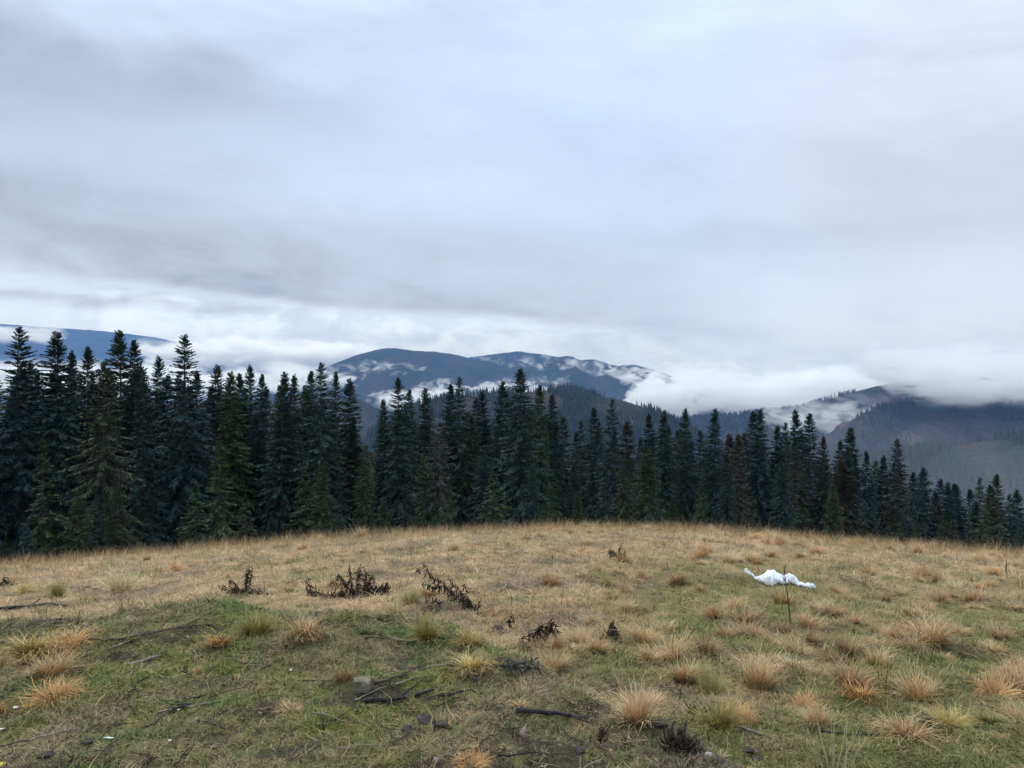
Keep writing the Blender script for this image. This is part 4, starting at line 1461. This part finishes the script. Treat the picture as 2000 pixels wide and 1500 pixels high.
weed(1084, 1250, [[(0, 0), (2, -20), (0, -38), (-24, -34), (-48, -18), (-66, -10)], [(-2, -36), (-20, -26), (-40, -12)], [(-1, -37), (-14, -22), (-22, -8)]],
     'dead weed bent over like an arch with drooping dark leaves', leaf=0.065, nleaf=(0.018,), seed=4)
weed(996, 1228, [[(0, 0), (2, -16), (4, -36)], [(3, -34), (8, -26), (9, -18)]], 'thin upright dead weed with a single hanging leaf cluster', leaf=0.05, nleaf=(0.03,), seed=5, depth=0.02)
weed(1196, 1252, [[(0, 0), (1, -20), (0, -42)], [(0, -36), (-8, -22), (-9, -6)], [(0, -34), (8, -20), (10, -4)], [(0, -30), (3, -16), (5, -2)]],
     'small cone shaped dead weed in the green hollow', leaf=0.05, nleaf=(0.03,), seed=6, depth=0.04)
weed(4, 1150, [[(0, 0), (-4, -10), (0, -22)], [(4, 0), (8, -8), (12, -14)], [(0, 0), (-10, -10), (-16, -18)], [(0, 0), (6, -4), (14, -3)]], 'dark dead weed cut by the left edge of the photo', leaf=0.06, nleaf=(0.016,), seed=7)
weed(1208, 1092, [[(0, 0), (3, -14), (6, -30)], [(0, 0), (-10, -10), (-22, -18)], [(0, 0), (8, -12), (14, -20)], [(0, 0), (-8, -4), (-20, -8)]], 'brown dead weed out on the meadow slope behind the rest', leaf=0.07, nleaf=(0.05,), seed=8)
weed(1322, 1466, [[(0, 0), (6, -20), (10, -40)], [(8, -34), (-8, -14), (-22, 14)], [(8, -30), (14, -6), (18, 14)], [(6, -24), (20, 0), (30, 26)], [(9, -36), (0, -12), (-2, 16)]],
     'blackish drooping dead weed on bare earth in the lower right', leaf=0.05, nleaf=(0.02,), seed=9, depth=0.06)
weed(1172, 1452, [[(0, 0), (2, -18), (1, -34)], [(1, -30), (5, -12), (10, 6)]], 'small dark withered weed near the bottom right of the mound', leaf=0.04, nleaf=(0.02,), seed=10, depth=0.03)
weed(1362, 1402, [[(0, 0), (-6, -14), (-2, -28)], [(0, 0), (6, -8), (14, -14)], [(0, 0), (-12, -6), (-18, 4)]], 'dark brown shrivelled weed left of the large olive tussock', leaf=0.05, nleaf=(0.02,), seed=12, depth=0.05)


# ------------------------------------------------------------------ sticks, saplings, stalks
def stick(pts_, rad, m, label, name='stick', cat='stick', lift=0.006, forks=0, seed=0, group=None):
    g = random.Random(seed)
    P = np.array([hit(*q_) for q_ in pts_])
    s = np.linspace(0, len(P) - 1, 10)
    P = np.column_stack([np.interp(s, range(len(P)), P[:, i]) for i in range(3)])
    P[:, 2] = height(P[:, 0], P[:, 1]) + rad * 0.6 + lift
    P[1:-1, 2] = (P[1:-1, 2] + P[:-2, 2] + P[2:, 2]) / 3 + 0.003
    P[:, :2] += np.array([[g.gauss(0, 0.004), g.gauss(0, 0.004)] for _ in P])
    ps = [tube(P, np.linspace(rad, rad * 0.55, 10) * np.array([g.uniform(.85, 1.15) for _ in P]), 6)]
    for j in range(forks):
        i = g.randrange(2, 8)
        L = g.uniform(0.08, 0.22)
        a = math.atan2(P[i + 1, 1] - P[i, 1], P[i + 1, 0] - P[i, 0]) + g.choice((-1, 1)) * g.uniform(0.4, 0.8)
        e = np.array([P[i] + np.array((math.cos(a), math.sin(a), 0.12)) * L * f for f in (0, 0.4, 0.75, 1)])
        ps.append(tube(e, np.array((0.55, 0.45, 0.35, 0.2)) * rad, 5))
    Vs, Fs = join(ps)
    o0 = P.mean(0)
    o = mesh_np(name, Vs - o0, Fs, m, smooth=True)
    o.location = o0
    tag(o, label, cat, group)
    return o


stick([(-10, 1192), (40, 1188), (95, 1182), (130, 1186)], 0.020, M_burnt, 'thick charred branch lying at the left edge of the mound', forks=3, seed=1)
stick([(135, 1150), (170, 1148), (195, 1154)], 0.012, M_burnt, 'short charred branch at the mound edge left of the tall pale tussock', forks=2, seed=2)
stick([(172, 1252), (230, 1250), (330, 1232), (420, 1222)], 0.008, M_brownstick, 'long thin dark branch left of the orange cushion', forks=2, seed=3)
stick([(212, 1271), (240, 1262), (268, 1250)], 0.006, M_stick, 'pale forked twig under the long thin dark branch', forks=1, seed=4)
stick([(250, 1302), (285, 1294), (313, 1286)], 0.009, M_stick, 'pale broken stick on green grass at left', seed=5)
stick([(372, 1270), (384, 1283), (378, 1302)], 0.004, M_stick, 'pale crooked twig right of the broken stick', seed=6)
stick([(338, 1392), (365, 1385), (382, 1380)], 0.010, M_burnt, 'short charred stick with a pale edge in the left foreground', forks=1, seed=7)
stick([(300, 1400), (370, 1384), (470, 1366)], 0.004, M_stick, 'long straight pale stalk lying above the short charred stick', seed=8)
stick([(712, 1374), (760, 1372), (815, 1364), (850, 1352)], 0.012, M_burnt, 'charred branch below the square stone', forks=1, seed=9)
stick([(855, 1364), (890, 1360), (925, 1353)], 0.007, M_burnt, 'thin charred branch right of the one below the stone', forks=0, seed=10)
stick([(695, 1372), (725, 1358), (752, 1345)], 0.004, M_stick, 'pale straight stalk crossing just below the square stone', seed=11)
stick([(775, 1340), (800, 1332), (820, 1324)], 0.005, M_stick, 'pale stick pointing up right of the square stone', seed=12)
stick([(730, 1338), (765, 1330), (795, 1322)], 0.007, M_brownstick, 'brown stick behind the square stone', forks=1, seed=13)
stick([(705, 1250), (760, 1252), (840, 1256)], 0.005, M_brownstick, 'long thin brown stem lying before the olive yellow tussock', seed=14)
stick([(1008, 1395), (1050, 1398), (1100, 1404), (1150, 1408)], 0.013, M_burnt, 'dark branch lying half sunk in grass in the middle foreground', forks=1, seed=15)
stick([(1155, 1388), (1178, 1368), (1198, 1348)], 0.004, M_stick, 'pale stalk slanting beside the big lone straw tussock', seed=16)
stick([(1450, 1425), (1475, 1434), (1502, 1444)], 0.008, M_stick, 'pale bent stick on bare earth right of the olive tussock', seed=17)
stick([(1598, 1434), (1650, 1437), (1722, 1435)], 0.006, M_burnt, 'thin dark stem lying behind the tall pale stalks', forks=2, seed=18)
stick([(1660, 1128), (1590, 1122), (1560, 1121)], 0.010, M_stick, 'pale stalk lying just right of the white bag', seed=19)
stick([(55, 1450), (105, 1440), (160, 1428)], 0.005, M_stick, 'grey stick in the lower left corner area', forks=1, seed=20)
stick([(385, 1412), (430, 1425), (455, 1430)], 0.005, M_brownstick, 'curved brown stem in the lower left foreground', seed=21)


def upright(px, row, pix, rad, m, label, name, cat, forks=0, seed=0):
    g = random.Random(seed)
    p0 = hit(px, row)
    k = p0[1] / FPX
    P = np.array([(a * k, 0.012 * g.gauss(0, 1), -b * k) for a, b in pix])
    s = np.linspace(0, len(P) - 1, 12)
    P = np.column_stack([np.interp(s, range(len(P)), P[:, i]) for i in range(3)])
    P[0, 2] -= 0.03
    root = empty(name, tuple(p0))
    tag(root, label, cat)
    mesh_np('stem', *tube(P, np.linspace(rad, rad * 0.35, 12), 6), m, smooth=True, parent=root)
    for j in range(forks):
        i = g.randrange(5, 11)
        a, L = g.uniform(0, 6.28), g.uniform(0.03, 0.09)
        e = np.array([P[i] + np.array((math.cos(a) * .6, math.sin(a) * .6, 0.8)) * L * f for f in (0, .5, 1)])
        mesh_np('twig', *tube(e, np.array((.4, .3, .15)) * rad, 4), m, parent=root)
    return root


upright(1544, 1228, [(0, 0), (-1, -28), (-6, -62), (-10, -95), (-12, -122)], 0.009, M_brownstick, 'thin bare sapling stem standing before the white bag', 'sapling', 'sapling', 6, 3)
upright(1968, 1130, [(0, 0), (-3, -18), (-2, -38)], 0.012, M_brownstick, 'short bare twig standing on the meadow near the right edge', 'bare_twig', 'twig', 3, 4)
upright(1325, 1368, [(0, 0), (5, -25), (14, -55)], 0.005, M_brownstick, 'thin dark stem standing in bare earth below close cluster', 'bare_twig', 'twig', 2, 5)
upright(632, 1424, [(0, 0), (1, -10), (0, -20)], 0.005, M_burnt, 'short charred stub standing in the left foreground', 'charred_stub', 'twig', 0, 6)
upright(848, 1430, [(0, 0), (1, -14), (0, -28)], 0.005, M_burnt, 'short charred stub standing on dark soil in the middle foreground', 'charred_stub', 'twig', 0, 7)

M_stalk = mat_plain("dry_stalk", (0.48, 0.40, 0.23), (0.60, 0.50, 0.31), 12, 0.7)


def stalks(px, row, tips, label, seed, rad=0.0022):
    g = random.Random(seed)
    p0 = hit(px, row)
    k = p0[1] / FPX
    root = empty('stalk_tuft', tuple(p0))
    tag(root, label, 'grass stalks', 'tufts of tall pale stalks')
    for (bx, tx, ty) in tips:
        t_ = np.linspace(0, 1, 9)
        u = (bx + (tx - bx) * t_ + g.uniform(-4, 4) * np.sin(t_ * 3.14)) * k
        yv = g.uniform(-0.05, 0.05) + g.uniform(-0.06, 0.06) * t_
        w = -ty * t_ * k * 1.0
        P = np.column_stack([u, yv, np.abs(w)])
        P[0, 2] = -0.03
        mesh_np('stalk', *tube(P, np.linspace(rad, rad * 0.4, 9), 4), M_stalk, parent=root)


stalks(1630, 1502, [(-8, -30, -118), (-2, -6, -126), (0, -4, -130), (6, 8, -115), (12, 14, -98), (18, 26, -125), (24, 34, -104), (20, 66, -106), (26, 70, -96), (-20, -66, -110), (-24, -72, -96), (-14, -40, -88),
                    (4, 24, -75), (-4, -20, -90), (14, 48, -90)], 'tall pale straight stalks rising from the bottom edge in the lower right', 1, 0.0026)
stalks(1400, 1352, [(-4, -18, -72), (0, -10, -86), (4, 6, -80), (6, 20, -62), (8, 34, -70), (-6, -34, -56)], 'thin pale stalks above the greenish tussock of the close cluster', 2)
stalks(1705, 1300, [(-2, 4, -78), (2, 16, -70), (6, 34, -62), (-4, -10, -66), (0, -26, -50)], 'thin pale stalks standing out of the tall loose straw tussock', 3)
stalks(1822, 1258, [(-2, -4, -90), (4, 8, -70), (8, 24, -84), (-6, -18, -66)], 'thin pale stalks over the wide tall sandy tussock', 4)
stalks(1380, 1205, [(-4, -14, -50), (2, 4, -58), (6, 16, -44)], 'thin pale stalks over the left brown tussock below the bag', 5)

# ------------------------------------------------------------------ charred spruce sprig
p0 = hit(1015, 1318)
root = empty('spruce_sprig', tuple(p0))
tag(root, 'small charred spruce sprig with black needles lying right of the yellow tussock', 'twig')
g = np.random.default_rng(3)
pp = np.column_stack([np.linspace(-0.19, 0.11, 8), np.linspace(0.06, 0.0, 8), np.full(8, 0.03)])
mesh_np('stem', *tube(pp, np.linspace(0.006, 0.003, 8), 5), M_burnt, smooth=True, parent=root)
nn = 420
ti = g.uniform(0.28, 1, nn)
b0 = np.column_stack([np.interp(ti, np.linspace(0, 1, 8), pp[:, i]) for i in range(3)]) + g.normal(0, [0.02, 0.05, 0.016], (nn, 3))
b0[:, 2] = np.abs(b0[:, 2])
d = g.normal(size=(nn, 3)) * np.array((0.8, 1, 0.6)) + np.array((0.5, 0, 0.1))
d /= np.linalg.norm(d, axis=1)[:, None]
qv = np.cross(d, g.normal(size=(nn, 3)))
qv /= np.linalg.norm(qv, axis=1)[:, None]
Vn = np.stack([b0, b0 + d * .016 + qv * .0025, b0 + d * .036, b0 + d * .016 - qv * .0025], 1).reshape(-1, 3)
Vn[:, 2] = np.maximum(Vn[:, 2], 0.002)
M_blackn = mat_plain("charred_needles", (0.016, 0.020, 0.020), (0.035, 0.045, 0.042), 20, 0.7)
o = mesh_np('needles', Vn, np.arange(len(Vn)).reshape(-1, 4), M_blackn, parent=root)
o['kind'] = 'stuff'


# ------------------------------------------------------------------ stones, clods, scraps
def rock(px, row, size, m, label, name, cat, seed, sub=3, rough=0.25, cut=4, group=None, sink=0.25):
    p0 = hit(px, row)
    bm = bmesh.new()
    bmesh.ops.create_icosphere(bm, subdivisions=sub, radius=1)
    g = np.random.default_rng(seed)
    pl = [(Vector(g.normal(size=3)).normalized(), g.uniform(0.55, 0.8)) for _ in range(cut)]
    if cut > 6:      # a squared block
        pl = [((Vector(q_) + Vector(g.normal(size=3)) * 0.12).normalized(), 0.60) for q_ in ((1, 0, 0), (-1, 0, 0), (0, 1, 0), (0, -1, 0), (0, 0, 1), (0, 0, -1))]
    for v in bm.verts:
        for nrm, dd in pl:
            e = v.co.dot(nrm) - dd
            if e > 0:
                v.co -= nrm * e
        v.co += v.co.normalized() * mnoise.fractal(v.co * 1.7 + Vector((seed, 0, 0)), 0.8, 2.0, 4) * rough * 0.5
        v.co = Vector((v.co.x * size[0], v.co.y * size[1], v.co.z * size[2]))
    me = bpy.data.meshes.new(name)
    bm.to_mesh(me)
    bm.free()
    me.materials.append(m)
    o = bpy.data.objects.new(name, me)
    o.location = (p0[0], p0[1], p0[2] + size[2] * (1 - sink))
    o.rotation_euler = (g.uniform(-.2, .2), g.uniform(-.2, .2), g.uniform(0, 6.28))
    C.objects.link(o)
    tag(o, label, cat, group)
    return o


M_stone = mat_plain("lichen_stone", (0.125, 0.105, 0.062), (0.23, 0.20, 0.135), 14, 0.9)
M_pink = mat_plain("pink_stone", (0.26, 0.165, 0.14), (0.36, 0.25, 0.215), 40, 0.85)
M_clod = mat_plain("wet_soil", (0.034, 0.026, 0.022), (0.070, 0.054, 0.042), 30, 0.8, 0.8, 0.02)
M_lstone = mat_plain("pale_stone", (0.38, 0.35, 0.30), (0.5, 0.47, 0.42), 40, 0.85)
rock(708, 1352, (0.066, 0.058, 0.056), M_stone, 'square grey olive stone lying below the red brown tussock', 'stone', 'stone', 5, cut=7, rough=0.30, sub=4, sink=0.45)
rock(1022, 1445, (0.016, 0.018, 0.03), M_pink, 'small pinkish upright stone in the middle foreground', 'stone', 'stone', 6, rough=0.2)
rock(852, 1494, (0.014, 0.014, 0.016), M_pink, 'small dull purple stone at the bottom edge near the middle', 'stone', 'stone', 7)
rock(1384, 1482, (0.022, 0.018, 0.014), M_lstone, 'small pale stone on bare earth at the bottom right of the mound', 'stone', 'stone', 8)
rock(1812, 1415, (0.05, 0.04, 0.03), M_clod, 'dark earth lump under the pale spiked tussock, upper of two', 'earth_clod', 'clod', 9, rough=0.5, group='dark earth lumps')
rock(1800, 1433, (0.045, 0.035, 0.018), M_clod, 'dark earth lump below the pale spiked tussock, lower of two', 'earth_clod', 'clod', 10, rough=0.5, group='dark earth lumps')
rock(975, 1238, (0.10, 0.08, 0.05), M_clod, 'dark earth heap at the mound edge left of the arched weed', 'earth_clod', 'clod', 11, rough=0.6, group='dark earth lumps')
for i, (px, row, s_) in enumerate([(830, 1412, .05), (860, 1420, .04), (800, 1430, .045), (905, 1326, .035), (930, 1328, .03), (1290, 1420, .04), (1310, 1410, .035), (1460, 1470, .045), (1480, 1485, .04), (935, 1470, .03), (90, 1480, .04), (170, 1452, .03), (1130, 1470, .03), (500, 1440, .03)]):
    rock(px, row, (s_, s_ * .8, s_ * .32), M_clod, 'small dark crumb of soil showing among the matted grass', 'earth_clod', 'clod', 20 + i, sub=2, rough=0.6, group='soil crumbs on the mound')

M_white = mat_plain("white_paper", (0.70, 0.70, 0.69), (0.8, 0.8, 0.79), 30, 0.7, 0.2, 0.002)


def scrap(px, row, L, W, rz, label, mt=None, seed=0):
    p0 = hit(px, row)
    g = np.random.default_rng(seed)
    u, v = np.meshgrid(np.linspace(-.5, .5, 8), np.linspace(-.5, .5, 5), indexing='ij')
    z = 0.35 * W * fbm(u * 3 + seed, v * 3, 2) + 0.012
    top_ = np.stack([u * L * (1 + 0.2 * g.normal(size=u.shape) * 0.3), v * W, z], -1).reshape(-1, 3)
    bot = top_ - np.array((0, 0, 0.0015))
    f = grid_faces(8, 5)
    o = mesh_np('paper_scrap', np.vstack([top_, bot]), np.vstack([f, f[:, ::-1] + len(top_)]), mt or M_white, smooth=True)
    o.location = tuple(p0)
    o.rotation_euler = (0, 0, rz)
    tag(o, label, 'litter')


scrap(212, 1447, 0.045, 0.011, -0.1, 'small white stick like scrap in the lower left foreground', seed=1)
scrap(31, 1386, 0.020, 0.022, 0.4, 'white scrap beside the orange tuft at the left edge', seed=2)
scrap(3, 1428, 0.03, 0.012, 0.2, 'white scrap touching the left edge lower down', seed=3)
scrap(568, 1314, 0.010, 0.022, 0.1, 'tiny white scrap left of the red brown tussock', seed=4)
scrap(332, 1451, 0.014, 0.012, 0.7, 'tiny pinkish white scrap right of the stick like one', seed=5)
scrap(348, 1391, 0.012, 0.010, 0.2, 'tiny white scrap under the short charred stick', seed=6)
M_yel = mat_plain("yellow_plastic", (0.72, 0.58, 0.05), (0.78, 0.64, 0.08), 5, 0.4, 0.1, 0.001)
scrap(-2, 1499, 0.045, 0.03, 0.6, 'yellow scrap just showing in the bottom left corner', M_yel, 7)

# ------------------------------------------------------------------ white plastic bag
m_, t_, b_ = mat("white_plastic")
b_.inputs['Base Color'].default_value = (0.86, 0.875, 0.90, 1)
b_.inputs['Roughness'].default_value = 0.38
b_.inputs['Specular IOR Level'].default_value = 0.5
b_.inputs['Subsurface Weight'].default_value = 0.0
bump(t_, b_, nz(t_, coords(t_), 28, 4, 0.6, 0.8), 0.5, 0.02)
M_bag = m_
p0 = hit(1525, 1142)
k = p0[1] / FPX
path = np.array([(-52, -21, 1, 3), (-50, -19, 4, 6), (-46, -15, 3, 5), (-40, -10, 2, 4), (-33, -9, 4, 8), (-27, -7, 9, 18), (-18, -6, 11, 24), (-8, -8, 12, 25), (2, -5, 9, 20), (10, -3, 7, 15), (18, -5, 8, 15), (26, -2, 7, 14), (32, 3, 4, 10), (40, 7, 3, 9), (47, 7, 4, 11), (53, 6, 4, 11), (57, 9, 1, 4)], float)
nn, na = 110, 56
si = np.linspace(0, len(path) - 1, nn)
pc = np.column_stack([np.interp(si, range(len(path)), path[:, i]) for i in range(4)])
an = np.linspace(0, 2 * np.pi, na, endpoint=False)
ux = pc[:, 0] * k
vy = -pc[:, 1] * k * 3.0                     # rows become depth on the slope
cr_ = fbm(si[:, None] * 1.1 + 0 * an, np.cos(an)[None] * 1.6 + si[:, None] * 0.5, 4, 0.6, 3)
cr2 = np.abs(fbm(si[:, None] * 0.9 + np.sin(an)[None], np.cos(an)[None] * 1.8 + 0 * si[:, None], 3, 0.6, 9))
rr = 1 + 0.50 * cr_ - 0.28 * cr2
Yb = vy[:, None] + np.cos(an)[None] * pc[:, 3:4] * k * 0.9 * rr
Zb = np.maximum(np.sin(an)[None], -0.25) * pc[:, 2:3] * k * 1.55 * rr
Xb = ux[:, None] + 0.02 * cr_ + 0 * an[None]
Zg = height(Xb + p0[0], Yb + p0[1]) - p0[2]
Zb = Zg + 0.03 - pc[:, 1:2] * k * 0.35 + Zb
root = empty('plastic_bag', tuple(p0))
tag(root, 'crumpled white plastic bag lying on the meadow behind the thin sapling', 'bag')
Vb = np.stack([Xb, Yb, Zb], -1).transpose(1, 0, 2).reshape(-1, 3)
for i_ in range(len(Vb)):      # sharp creases
    q_ = Vector(Vb[i_]) * 9.0
    e_ = mnoise.noise_vector(q_) * 0.010 + mnoise.noise_vector(q_ * 2.7) * 0.005
    w_ = abs(mnoise.noise(Vector(Vb[i_]) * 14.0))
    Vb[i_] += np.array(e_) - np.array((0, 0, 0.016)) * max(0.0, 0.22 - w_) / 0.22
mesh_np('film', Vb, grid_faces(na, nn, wrap=True), M_bag, smooth=True, parent=root)
print("back trees", nback)
